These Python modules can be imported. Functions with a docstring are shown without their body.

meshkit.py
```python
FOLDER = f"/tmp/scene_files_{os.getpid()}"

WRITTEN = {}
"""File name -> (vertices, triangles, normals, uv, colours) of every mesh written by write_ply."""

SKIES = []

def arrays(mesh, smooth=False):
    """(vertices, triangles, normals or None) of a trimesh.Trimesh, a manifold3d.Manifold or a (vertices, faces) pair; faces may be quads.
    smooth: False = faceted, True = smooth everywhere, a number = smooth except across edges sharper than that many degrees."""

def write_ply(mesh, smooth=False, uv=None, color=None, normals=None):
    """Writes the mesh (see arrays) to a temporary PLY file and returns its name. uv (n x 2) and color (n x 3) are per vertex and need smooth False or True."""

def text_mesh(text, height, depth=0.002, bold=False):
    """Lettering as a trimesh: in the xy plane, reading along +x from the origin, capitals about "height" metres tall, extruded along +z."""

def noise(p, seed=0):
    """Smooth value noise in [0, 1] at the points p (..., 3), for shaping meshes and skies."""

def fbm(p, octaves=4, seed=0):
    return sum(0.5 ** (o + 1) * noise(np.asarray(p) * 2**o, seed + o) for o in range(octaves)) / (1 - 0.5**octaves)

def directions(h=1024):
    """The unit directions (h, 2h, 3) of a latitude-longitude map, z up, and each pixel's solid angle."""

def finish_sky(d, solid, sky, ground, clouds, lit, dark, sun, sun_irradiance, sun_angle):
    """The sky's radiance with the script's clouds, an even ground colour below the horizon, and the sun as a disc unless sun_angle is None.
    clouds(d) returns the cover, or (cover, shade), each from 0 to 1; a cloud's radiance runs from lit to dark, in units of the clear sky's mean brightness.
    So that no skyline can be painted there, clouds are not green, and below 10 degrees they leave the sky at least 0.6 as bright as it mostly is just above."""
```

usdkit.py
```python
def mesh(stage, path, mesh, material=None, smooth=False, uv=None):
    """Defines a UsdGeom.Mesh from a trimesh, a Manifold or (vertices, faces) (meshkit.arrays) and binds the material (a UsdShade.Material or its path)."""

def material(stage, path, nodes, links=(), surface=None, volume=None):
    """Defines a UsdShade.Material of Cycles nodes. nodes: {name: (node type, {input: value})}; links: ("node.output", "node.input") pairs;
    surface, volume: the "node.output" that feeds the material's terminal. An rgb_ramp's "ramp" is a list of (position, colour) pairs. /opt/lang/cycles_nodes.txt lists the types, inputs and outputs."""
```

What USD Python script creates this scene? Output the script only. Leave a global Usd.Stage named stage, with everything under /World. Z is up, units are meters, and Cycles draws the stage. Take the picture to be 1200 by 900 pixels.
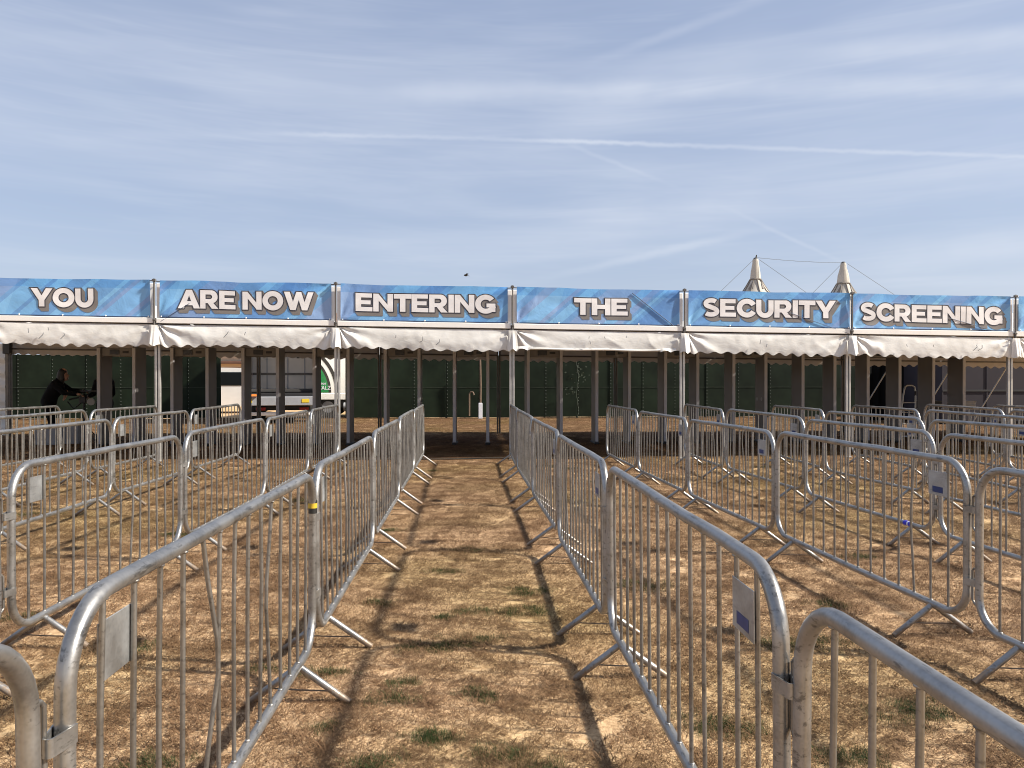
import math, random
import numpy as np, trimesh, manifold3d, usdkit, meshkit
import shapely
from shapely import affinity
from shapely.geometry import Polygon, LineString, Point, box as sbox
from shapely.ops import unary_union
from pxr import Usd, UsdGeom, UsdLux, UsdShade, Gf, Sdf, Vt

rng = random.Random(7)
nrs = np.random.RandomState(11)
stage = Usd.Stage.CreateInMemory()
UsdGeom.SetStageUpAxis(stage, UsdGeom.Tokens.z)
UsdGeom.SetStageMetersPerUnit(stage, 1.0)
UsdGeom.Xform.Define(stage, '/World')
UsdGeom.Scope.Define(stage, '/World/Looks')

# ------------------------------------------------------------------ camera
PSI = math.atan(49 / 870)                       # the aisle runs along +y, the camera looks a little to its right
cam = UsdGeom.Camera.Define(stage, '/World/camera')
cam.AddTranslateOp().Set(Gf.Vec3d(0, 0, 1.52))
cam.AddRotateXYZOp().Set(Gf.Vec3f(90 - 0.395, 0, -math.degrees(PSI)))
cam.CreateHorizontalApertureAttr(36.0)
cam.CreateVerticalApertureAttr(27.0)
cam.CreateFocalLengthAttr(36.0 * 870 / 1200)
cam.CreateClippingRangeAttr(Gf.Vec2f(0.05, 3000))
cam.CreateExposureAttr(1.25)

# ------------------------------------------------------------------ sun and sky
SUN_EL, SUN_AZ = math.radians(37.5), math.radians(11.5)      # from the right, a little behind the camera
sun_dir = np.array([math.cos(SUN_EL) * math.cos(SUN_AZ), -math.cos(SUN_EL) * math.sin(SUN_AZ), math.sin(SUN_EL)])
sun = UsdLux.DistantLight.Define(stage, '/World/sun')
sun.CreateIntensityAttr(1.25)
sun.CreateAngleAttr(1.8)
sun.CreateNormalizeAttr(True)
sun.CreateColorAttr(Gf.Vec3f(1.0, 0.93, 0.82))
_rot = Gf.Rotation(Gf.Vec3d(0, 0, 1), Gf.Vec3d(*map(float, sun_dir)))
sun.AddTransformOp().Set(Gf.Matrix4d(_rot, Gf.Vec3d(0, 0, 0)))

SKY_STRENGTH = 0.063


def sky_material():
    N, L = {}, []
    N['sky'] = ('sky_texture', {'sky_type': 'single_scattering', 'sun_disc': False, 'sun_elevation': SUN_EL,
                                'sun_rotation': math.atan2(sun_dir[0], sun_dir[1]), 'air_density': 1.0, 'aerosol_density': 1.6, 'ozone_density': 1.0})
    N['tc'] = ('texture_coordinate', {})
    N['xyz'] = ('separate_xyz', {})
    L.append(('tc.generated', 'xyz.vector'))
    # thin cirrus: long nearly level streaks and soft veils
    def noise(name, scale, loc, s, detail, rough, dist=0.0, rot=(0, 0, 0)):
        N[name + 'm'] = ('mapping', {'location': loc, 'scale': scale, 'rotation': rot})
        N[name] = ('noise_texture', {'scale': s, 'detail': detail, 'roughness': rough, 'distortion': dist})
        L.append(('tc.generated', name + 'm.vector')); L.append((name + 'm.vector', name + '.vector'))
    def rmp(name, src, a, b, lo=0.0, hi=1.0):
        N[name] = ('map_range', {'range_type': 'smoothstep', 'from_min': a, 'from_max': b, 'to_min': lo, 'to_max': hi, 'clamp': True})
        L.append((src, name + '.value'))
    def math_(name, t, a, b=None):
        ins = {'math_type': t}
        for k, v in (('value1', a), ('value2', b)):
            if v is None: continue
            if isinstance(v, str): L.append((v, name + '.' + k))
            else: ins[k] = v
        N[name] = ('math', ins)
        return name + '.value'
    noise('na', (1, 1, 9), (3.1, 0, 0.4), 1.7, 6, 0.55, 0.4, (0.0, 0.10, 0))
    rmp('ra', 'na.fac', 0.40, 0.72)
    noise('nb', (1, 1, 16), (0, 7, 2), 2.6, 8, 0.6, 0.6, (0.0, -0.06, 0))
    rmp('rb', 'nb.fac', 0.45, 0.78)
    noise('nc', (1, 1, 3.5), (5, 2, 1), 1.1, 4, 0.5, 0.2)
    rmp('rc', 'nc.fac', 0.35, 0.7)
    c = math_('c1', 'multiply', 'ra.result', 0.26)
    c = math_('c3', 'add', c, math_('c2', 'multiply', 'rb.result', 0.17))
    c = math_('c5', 'add', c, math_('c4', 'multiply', 'rc.result', 0.24))
    # aircraft trails: lines in direction space, u = x/y and v = z/y
    math_('ym', 'maximum', 'xyz.y', 0.02)
    u = math_('u', 'divide', 'xyz.x', 'ym.value')
    v = math_('v', 'divide', 'xyz.z', 'ym.value')
    N['tn'] = ('noise_texture', {'scale': 46.0, 'detail': 4, 'roughness': 0.6})
    L.append(('tc.generated', 'tn.vector'))
    wob = math_('wob', 'multiply', math_('wob0', 'subtract', 'tn.fac', 0.5), 0.006)
    N['tl'] = ('noise_texture', {'scale': 7.0, 'detail': 3, 'roughness': 0.6})
    L.append(('tc.generated', 'tl.vector'))
    rmp('tlr', 'tl.fac', 0.3, 0.6, 0.6, 1.0)
    S, C = math.sin(PSI), math.cos(PSI)
    trails = [((-0.2497, 0.3247), (0.2427, 0.3205), 0.0021, 0.28), ((0.1026, 0.3209), (0.9271, 0.3091), 0.0023, 0.32), ((0.12, 0.3223), (0.2427, 0.2757), 0.0022, 0.16), ((0.1026, 0.1362), (0.3613, 0.1967), 0.004, 0.26), ((0.3732, 0.2238), (0.4934, 0.1698), 0.0022, 0.22), ((0.1724, 0.4311), (0.3851, 0.5136), 0.005, 0.2), ((-0.1488, 0.3801), (0.8513, 0.4137), 0.011, 0.34), ((0.4572, 0.4426), (0.8513, 0.4907), 0.012, 0.36), ((0.0563, 0.3039), (0.4091, 0.4743), 0.028, 0.2), ((-0.5021, 0.3189), (-0.1488, 0.3232), 0.006, 0.12), ((-0.3383, 0.2691), (0.0103, 0.3606), 0.016, 0.08), ((0.1026, 0.2101), (0.8387, 0.3053), 0.03, 0.18), ((0.5298, 0.1584), (0.8765, 0.2119), 0.018, 0.34), ((0.0103, 0.1768), (0.4091, 0.2571), 0.02, 0.12)]
    for i, ((x0, y0), (x1, y1), w, st) in enumerate(trails):
        n = f't{i}'
        ln = math.hypot(x1 - x0, y1 - y0)
        dx, dy = (x1 - x0) / ln, (y1 - y0) / ln
        a = math_(n + 'a', 'multiply', u, -dy); b = math_(n + 'b', 'multiply', v, dx)
        d = math_(n + 'd', 'add', math_(n + 'c', 'add', a, b), -(-dy * x0 + dx * y0))
        d = math_(n + 'e', 'absolute', math_(n + 'w', 'add', d, wob))
        rmp(n + 'm', d, 0.0, w * 2.2, 1.0, 0.0)
        t = math_(n + 'h', 'add', math_(n + 'f', 'multiply', u, dx), math_(n + 'g', 'multiply', v, dy))
        t = math_(n + 'i', 'add', t, -(dx * x0 + dy * y0))
        rmp(n + 's', t, -0.06, 0.10); rmp(n + 'x', t, ln - 0.08, ln + 0.08, 1.0, 0.0)
        p = math_(n + 'p', 'multiply', n + 'm.result', n + 's.result')
        p = math_(n + 'q', 'multiply', p, n + 'x.result')
        p = math_(n + 'r', 'multiply', p, 'tlr.result')
        p = math_(n + 't', 'multiply', p, st)
        c = math_(n + 'z', 'add', c, p)
    rmp('front', 'xyz.y', 0.02, 0.2)
    # pale veil low over the horizon
    rmp('low', 'xyz.z', 0.0, 0.35, 0.22, 0.0)
    c = math_('cl', 'add', c, 'low.result')
    N['cc'] = ('clamp', {'min': 0.0, 'max': 0.9}); L.append((c, 'cc.value'))
    N['mix'] = ('mix_color', {'blend_type': 'mix', 'b': CLOUD})
    N['veil'] = ('mix_color', {'blend_type': 'mix', 'fac': 0.62, 'b': VEIL})
    L += [('sky.color', 'veil.a'), ('cc.result', 'mix.fac'), ('veil.result', 'mix.a')]
    N['bg'] = ('background_shader', {'strength': SKY_STRENGTH})
    L.append(('mix.result', 'bg.color'))
    return usdkit.material(stage, '/World/Looks/sky', N, L, surface='bg.background')


VEIL, CLOUD = (2.95, 3.45, 4.75), (4.8, 5.2, 5.95)
dome = UsdLux.DomeLight.Define(stage, '/World/sky')
dome.GetPrim().SetCustomDataByKey('kind', 'structure')
UsdShade.MaterialBindingAPI.Apply(dome.GetPrim()).Bind(sky_material())

# ------------------------------------------------------------------ helpers
_names = {}


def numbered(parent, name):
    key = (parent, name)
    n = _names.get(key, 0)
    _names[key] = n + 1
    return name if n == 0 else f'{name}_{n:03d}'


def path_of(parent):
    return '/World' if parent is None else (parent if isinstance(parent, str) else str(parent.GetPath()))


def tag(prim, label=None, category=None, group=None, kind=None):
    for k, v in (('label', label), ('category', category), ('group', group), ('kind', kind)):
        if v: prim.SetCustomDataByKey(k, v)
    return prim


def thing(name, label, category, loc=(0, 0, 0), rot=(0, 0, 0), group=None):
    p = '/World/' + numbered('/World', name)
    x = UsdGeom.Xform.Define(stage, p)
    x.AddTranslateOp().Set(Gf.Vec3d(*map(float, loc)))
    x.AddRotateXYZOp().Set(Gf.Vec3f(*map(float, rot)))
    return tag(x.GetPrim(), label, category, group)


def copy_of(src, label, loc, rot=(0, 0, 0), group=None):
    base = src.GetName()
    was = src.GetCustomData()
    p = '/World/' + numbered('/World', base if not base[-3:].isdigit() else base[:-4])
    x = UsdGeom.Xform.Define(stage, p)
    x.GetPrim().GetReferences().AddInternalReference(src.GetPath())
    x.GetPrim().SetInstanceable(True)
    x.GetPrim().GetAttribute('xformOp:translate').Set(Gf.Vec3d(*map(float, loc)))
    x.GetPrim().GetAttribute('xformOp:rotateXYZ').Set(Gf.Vec3f(*map(float, rot)))
    return tag(x.GetPrim(), label, was['category'], group or was.get('group'))


def obj(name, mesh, material, parent=None, smooth=30, label=None, kind=None):
    pp = path_of(parent)
    p = pp + '/' + numbered(pp, name)
    m = usdkit.mesh(stage, p, mesh, material, smooth)
    return tag(m.GetPrim(), label, None, None, kind)


def cat(ms):
    vs, fs, n = [], [], 0
    for m in ms:
        v, f, _ = meshkit.arrays(m)
        vs.append(v); fs.append(f + n); n += len(v)
    return trimesh.Trimesh(np.vstack(vs), np.vstack(fs), process=False)


def bx(x0, x1, y0, y1, z0, z1):
    m = trimesh.creation.box(extents=(x1 - x0, y1 - y0, z1 - z0))
    m.apply_translation(((x0 + x1) / 2, (y0 + y1) / 2, (z0 + z1) / 2))
    return m


def rbox(x0, x1, y0, y1, z0, z1, c=0.01):
    pts = []
    for a in (0, 1):
        for b in (0, 1):
            for d in (0, 1):
                p = np.array([(x0, x1)[a], (y0, y1)[b], (z0, z1)[d]])
                s = np.array([1 - 2 * a, 1 - 2 * b, 1 - 2 * d]) * c
                for k in range(3):
                    q = p + s; q[k] = p[k]; pts.append(q)
    return trimesh.convex.convex_hull(np.array(pts))


def tube(path, r, sides=10, caps=True, closed=False):
    P = np.asarray(path, float)
    n = len(P)
    R = np.full(n, r) if np.ndim(r) == 0 else np.asarray(r, float)
    T = np.zeros_like(P)
    for i in range(n):
        a, b = (P[(i - 1) % n], P[(i + 1) % n]) if closed else (P[max(i - 1, 0)], P[min(i + 1, n - 1)])
        T[i] = (b - a) / np.linalg.norm(b - a)
    up = np.array([0, 0, 1.0]) if abs(T[0][2]) < 0.9 else np.array([1.0, 0, 0])
    N = np.cross(T[0], up); N /= np.linalg.norm(N)
    ang = np.arange(sides) / sides * 2 * math.pi
    V = []
    for i in range(n):
        N = N - T[i] * (N @ T[i]); N /= np.linalg.norm(N)
        B = np.cross(T[i], N)
        V.append(P[i] + R[i] * (np.cos(ang)[:, None] * N + np.sin(ang)[:, None] * B))
    V = np.vstack(V); F = []
    rings = n if closed else n - 1
    for i in range(rings):
        for j in range(sides):
            a, b = i * sides + j, i * sides + (j + 1) % sides
            c, d = ((i + 1) % n) * sides + j, ((i + 1) % n) * sides + (j + 1) % sides
            F += [[a, b, d], [a, d, c]]
    if caps and not closed:
        for i, flip in ((0, False), (n - 1, True)):
            k = len(V); V = np.vstack([V, P[i]])
            for j in range(sides):
                a, b = i * sides + j, i * sides + (j + 1) % sides
                F.append([k, a, b] if flip else [k, b, a])
    return trimesh.Trimesh(V, np.array(F), process=False)


def lathe(profile, sides=24, center=(0, 0, 0)):
    prof = np.asarray(profile, float)
    ang = np.arange(sides) / sides * 2 * math.pi
    V = np.array([[r * math.cos(a), r * math.sin(a), z] for r, z in prof for a in ang]) + center
    F = []
    for i in range(len(prof) - 1):
        for j in range(sides):
            a, b = i * sides + j, i * sides + (j + 1) % sides
            c, d = a + sides, b + sides
            F += [[a, b, d], [a, d, c]]
    return trimesh.Trimesh(V, np.array(F), process=False)


def grid(nu, nv, fn):
    u, v = np.meshgrid(np.linspace(0, 1, nu), np.linspace(0, 1, nv), indexing='ij')
    V = fn(u.ravel(), v.ravel())
    F = []
    for i in range(nu - 1):
        for j in range(nv - 1):
            a = i * nv + j
            F += [[a, a + nv, a + nv + 1], [a, a + nv + 1, a + 1]]
    return trimesh.Trimesh(V, np.array(F), process=False)


def flat(shape, maxedge=None):
    """A shapely shape triangulated in the xy plane."""
    ms = []
    for g in getattr(shape, 'geoms', [shape]):
        if g.is_empty or g.area < 1e-6 or g.geom_type != 'Polygon': continue
        v, f = trimesh.creation.triangulate_polygon(g, engine='earcut')
        ms.append(trimesh.Trimesh(np.c_[v, np.zeros(len(v))], f, process=False))
    m = cat(ms)
    if maxedge:
        v, f = trimesh.remesh.subdivide_to_size(m.vertices, m.faces, maxedge, max_iter=12)
        m = trimesh.Trimesh(v, f, process=False)
    n = m.face_normals[:, 2] if len(m.faces) else np.zeros(0)
    f = m.faces.copy(); f[n < 0] = f[n < 0][:, ::-1]
    return trimesh.Trimesh(m.vertices, f, process=False)


# ------------------------------------------------------------------ materials
M = {}


def mat(name, nodes, links, surface='p.BSDF'):
    M[name] = usdkit.material(stage, '/World/Looks/' + name, nodes, links, surface=surface)
    return M[name]


def plain(name, color, rough=0.6, metal=0.0, vary=0.0, scale=6.0, bump=0.0, bscale=60.0, spec=0.5, translucent=0.0):
    N = {'p': ('principled_bsdf', {'base_color': color, 'roughness': rough, 'metallic': metal, 'specular_ior_level': spec})}
    L = []
    N['tc'] = ('geometry', {})
    if vary:
        N['n'] = ('noise_texture', {'scale': scale, 'detail': 6, 'roughness': 0.65})
        lo = tuple(max(0, c * (1 - vary)) for c in color); hi = tuple(min(1, c * (1 + vary)) for c in color)
        N['r'] = ('rgb_ramp', {'ramp': [(0.3, lo), (0.7, hi)]})
        L += [('tc.position', 'n.vector'), ('n.fac', 'r.fac'), ('r.color', 'p.base_color')]
    if bump:
        N['bn'] = ('noise_texture', {'scale': bscale, 'detail': 4, 'roughness': 0.6})
        N['b'] = ('bump', {'strength': bump, 'distance': 0.01})
        L += [('tc.position', 'bn.vector'), ('bn.fac', 'b.height'), ('b.normal', 'p.normal')]
    surf = 'p.BSDF'
    if translucent:
        N['t'] = ('translucent_bsdf', {'color': color}); N['mx'] = ('mix_closure', {'fac': translucent})
        L += [('p.BSDF', 'mx.closure1'), ('t.BSDF', 'mx.closure2')]
        surf = 'mx.closure'
    return mat(name, N, L, surf)


def galvanised(name, base, rough, stain):
    """Worn zinc coating: cloudy spangle, long drips and dark scuffs."""
    N = {'g': ('texture_coordinate', {}), 'oi': ('object_info', {}), 'geo': ('geometry', {}),
         'n1': ('noise_texture', {'scale': 7.0, 'detail': 6, 'roughness': 0.65}),
         'n2': ('noise_texture', {'scale': 70.0, 'detail': 3, 'roughness': 0.6}),
         'vo': ('voronoi_texture', {'scale': 95.0, 'feature': 'f1'}),
         'm3': ('mapping', {'scale': (30, 5, 30)}), 'n3': ('noise_texture', {'scale': 1.6, 'detail': 5, 'roughness': 0.7}),
         'r1': ('rgb_ramp', {'ramp': [(0.28, tuple(c * 0.72 for c in base)), (0.5, base), (0.72, tuple(min(1, c * 1.18) for c in base))]}),
         'r3': ('rgb_ramp', {'ramp': [(0.0, (1, 1, 1)), (0.57, (1, 1, 1)), (0.64, (stain,) * 3), (1.0, (stain * .8,) * 3)]}),
         'mu': ('mix_color', {'blend_type': 'multiply', 'fac': 1.0}),
         'rr': ('map_range', {'from_min': 0.25, 'from_max': 0.75, 'to_min': rough - 0.12, 'to_max': rough + 0.12, 'clamp': True}),
         'sp': ('rgb_ramp', {'ramp': [(0.0, (0.92,) * 3), (0.6, (1.04,) * 3)]}),
         'sx': ('separate_xyz', {}), 'dn': ('math', {'math_type': 'multiply_add', 'value2': -0.16}),
         'dm': ('map_range', {'range_type': 'smoothstep', 'from_min': -0.06, 'from_max': 0.02, 'to_min': 0.85, 'to_max': 0.0, 'clamp': True}),
         'dmx': ('mix_color', {'blend_type': 'mix', 'b': (0.16, 0.105, 0.06)}), 'me': ('math', {'math_type': 'multiply_add', 'value2': -0.75, 'value3': 0.85}),
         'mv': ('mix_color', {'blend_type': 'multiply', 'fac': 1.0}),
         'b': ('bump', {'strength': 0.10, 'distance': 0.004}),
         'p': ('principled_bsdf', {'metallic': 0.85, 'roughness': rough, 'specular_ior_level': 0.4})}
    L = [('geo.position', 'n1.vector'), ('geo.position', 'n2.vector'), ('geo.position', 'vo.vector'), ('geo.position', 'm3.vector'), ('m3.vector', 'n3.vector'),
         ('n1.fac', 'r1.fac'), ('n3.fac', 'r3.fac'), ('r1.color', 'mu.a'), ('r3.color', 'mu.b'),
         ('vo.distance', 'sp.fac'), ('mu.result', 'mv.a'), ('sp.color', 'mv.b'), ('geo.position', 'sx.vector'), ('n2.fac', 'dn.value1'), ('sx.z', 'dn.value3'), ('dn.value', 'dm.value'), ('dm.result', 'dmx.fac'), ('mv.result', 'dmx.a'), ('dmx.result', 'p.base_color'), ('dm.result', 'me.value1'), ('me.value', 'p.metallic'),
         ('n1.fac', 'rr.value'), ('rr.result', 'p.roughness'), ('n2.fac', 'b.height'), ('b.normal', 'p.normal')]
    return mat(name, N, L)


galvanised('galvanised_steel', (0.285, 0.28, 0.272), 0.38, 0.5)
galvanised('galvanised_bar', (0.215, 0.205, 0.19), 0.42, 0.6)
galvanised('plate_zinc', (0.34, 0.345, 0.345), 0.5, 0.8)
plain('wire_steel', (0.16, 0.12, 0.09), 0.6, 0.5, 0.3, 20)
plain('sticker_blue', (0.005, 0.020, 0.085), 0.45, vary=0.3, scale=60)
plain('tape_yellow', (0.42, 0.28, 0.02), 0.45)
plain('tape_black', (0.01, 0.01, 0.01), 0.45)
plain('tape_blue', (0.01, 0.02, 0.42), 0.4)
plain('tape_white', (0.62, 0.63, 0.68), 0.4)
plain('alloy', (0.45, 0.44, 0.42), 0.4, 0.75, 0.15, 8)
plain('alloy_dark', (0.12, 0.11, 0.10), 0.45, 0.6, 0.2, 10)
plain('beam_white', (0.80, 0.77, 0.73), 0.4, vary=0.05, scale=2)
plain('valance_shaded', (0.42, 0.365, 0.305), 0.7, vary=0.12, scale=2.5, translucent=0.1)  # white rear valance cloth with its shade put into the colour
plain('dark_gap', (0.05, 0.045, 0.04), 0.7)
plain('roof_white', (0.68, 0.66, 0.62), 0.6, vary=0.06, scale=1.2)
plain('detector_grey', (0.15, 0.14, 0.135), 0.5, vary=0.08, scale=3)
plain('detector_front', (0.42, 0.41, 0.43), 0.45, vary=0.08, scale=3)
plain('black_plastic', (0.012, 0.012, 0.013), 0.5)
plain('display', (0.02, 0.02, 0.022), 0.2)
plain('fence_green', (0.0095, 0.0155, 0.0088), 0.6, vary=0.5, scale=0.9, bump=0.12, bscale=3, spec=0.12)
plain('fence_line', (0.034, 0.042, 0.030), 0.6, vary=0.4, scale=4, spec=0.15)
plain('fence_post', (0.02, 0.022, 0.018), 0.55, vary=0.2, scale=3)
plain('rivet', (0.12, 0.13, 0.115), 0.4, 0.6)
plain('timber', (0.11, 0.07, 0.045), 0.7, vary=0.25, scale=7)
plain('white_paint', (0.78, 0.77, 0.74), 0.35, vary=0.05, scale=1.5)
plain('lorry_white', (0.60, 0.57, 0.53), 0.45, vary=0.08, scale=1.5)
plain('lorry_grey', (0.30, 0.31, 0.33), 0.45, 0.3, 0.1, 4)
plain('panel_green', (0.015, 0.20, 0.055), 0.35, vary=0.05, scale=2)
plain('swoosh_black', (0.02, 0.018, 0.015), 0.4)
plain('strap_yellow', (0.72, 0.42, 0.02), 0.6)
plain('reflector_yellow', (0.55, 0.40, 0.03), 0.4)
plain('lamp_red', (0.25, 0.015, 0.01), 0.25)
plain('lamp_orange', (0.75, 0.22, 0.04), 0.3)
plain('rubber', (0.018, 0.017, 0.016), 0.8)
plain('glass_dark', (0.012, 0.014, 0.016), 0.08)
plain('wall_tan', (0.55, 0.40, 0.27), 0.8, vary=0.1, scale=1)
plain('roof_brown', (0.10, 0.05, 0.035), 0.8, vary=0.2, scale=2)
plain('cabin_grey', (0.036, 0.032, 0.038), 0.6, vary=0.1, scale=1.5, spec=0.12)
plain('cabin_dark', (0.012, 0.012, 0.014), 0.6)
plain('opening_shade', (0.005, 0.005, 0.005), 0.9, vary=0.3, scale=2, spec=0.05)
plain('canvas_cream', (0.36, 0.335, 0.295), 0.75, vary=0.12, scale=0.8)
plain('canvas_dark', (0.16, 0.14, 0.12), 0.8)
plain('cable_dark', (0.03, 0.028, 0.026), 0.8, spec=0.1)
plain('cable_grey', (0.06, 0.065, 0.07), 0.6)
plain('bird_dark', (0.012, 0.012, 0.014), 0.7)
plain('cloth_black', (0.008, 0.008, 0.009), 0.9, spec=0.1, bump=0.3, bscale=25)
plain('cloth_charcoal', (0.014, 0.013, 0.014), 0.9, spec=0.1, bump=0.3, bscale=25)
plain('skin', (0.36, 0.20, 0.14), 0.55)
plain('hair_dark', (0.010, 0.008, 0.007), 0.6, bump=0.6, bscale=120)
plain('shoe', (0.015, 0.014, 0.013), 0.6)
plain('crate_grey', (0.26, 0.26, 0.27), 0.55, vary=0.1, scale=4)
plain('disc_grey', (0.34, 0.33, 0.31), 0.6)
plain('box_beige', (0.50, 0.46, 0.40), 0.7)
plain('letter_white', (0.72, 0.70, 0.70), 0.5, vary=0.04, scale=4)
plain('letter_shade', (0.185, 0.17, 0.16), 0.55)
plain('letter_edge', (0.045, 0.045, 0.06), 0.55)
plain('banner_tie', (0.75, 0.75, 0.74), 0.5)
plain('banner_tie_dark', (0.03, 0.035, 0.05), 0.6)
plain('hem_and_shadow', (0.035, 0.06, 0.12), 0.7)  # dark blue of the hem, also colours the built slanting shadows
plain('leaf_green', (0.02, 0.03, 0.014), 0.6, vary=0.3, scale=20)


def cloth_white():
    """PVC awning cloth: off white, creased, with grime gathering in blotches and small dark scuffs."""
    N = {'g': ('geometry', {}),
         'n1': ('noise_texture', {'scale': 1.6, 'detail': 7, 'roughness': 0.68, 'distortion': 0.8}),
         'r1': ('rgb_ramp', {'ramp': [(0.25, (0.52, 0.50, 0.465)), (0.45, (0.66, 0.645, 0.615)), (0.75, (0.74, 0.73, 0.71))]}),
         'n2': ('noise_texture', {'scale': 17.0, 'detail': 3, 'roughness': 0.55}),
         'r2': ('rgb_ramp', {'ramp': [(0.0, (1, 1, 1)), (0.73, (1, 1, 1)), (0.80, (0.50, 0.47, 0.43))]}),
         'mu': ('mix_color', {'blend_type': 'multiply', 'fac': 1.0}),
         'mm': ('mapping', {'scale': (1.0, 1.0, 2.6), 'rotation': (0, 0.5, 0)}),
         'n3': ('noise_texture', {'scale': 5.0, 'detail': 5, 'roughness': 0.6, 'distortion': 1.2}),
         'n4': ('noise_texture', {'type': 'ridged_multifractal', 'scale': 3.2, 'detail': 2, 'roughness': 0.4}),
         'ad': ('math', {'math_type': 'multiply_add', 'value2': 0.35}),
         'b': ('bump', {'strength': 0.18, 'distance': 0.02}),
         'p': ('principled_bsdf', {'roughness': 0.5, 'specular_ior_level': 0.35}),
         't': ('translucent_bsdf', {'color': (0.65, 0.58, 0.48)}), 'mx': ('mix_closure', {'fac': 0.12})}
    L = [('g.position', 'n1.vector'), ('n1.fac', 'r1.fac'), ('g.position', 'n2.vector'), ('n2.fac', 'r2.fac'),
         ('r1.color', 'mu.a'), ('r2.color', 'mu.b'), ('mu.result', 'p.base_color'),
         ('g.position', 'mm.vector'), ('mm.vector', 'n3.vector'), ('mm.vector', 'n4.vector'), ('n4.fac', 'ad.value1'), ('n3.fac', 'ad.value3'),
         ('ad.value', 'b.height'), ('b.normal', 'p.normal'), ('p.BSDF', 'mx.closure1'), ('t.BSDF', 'mx.closure2')]
    return mat('awning_cloth', N, L, 'mx.closure')


cloth_white()


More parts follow.
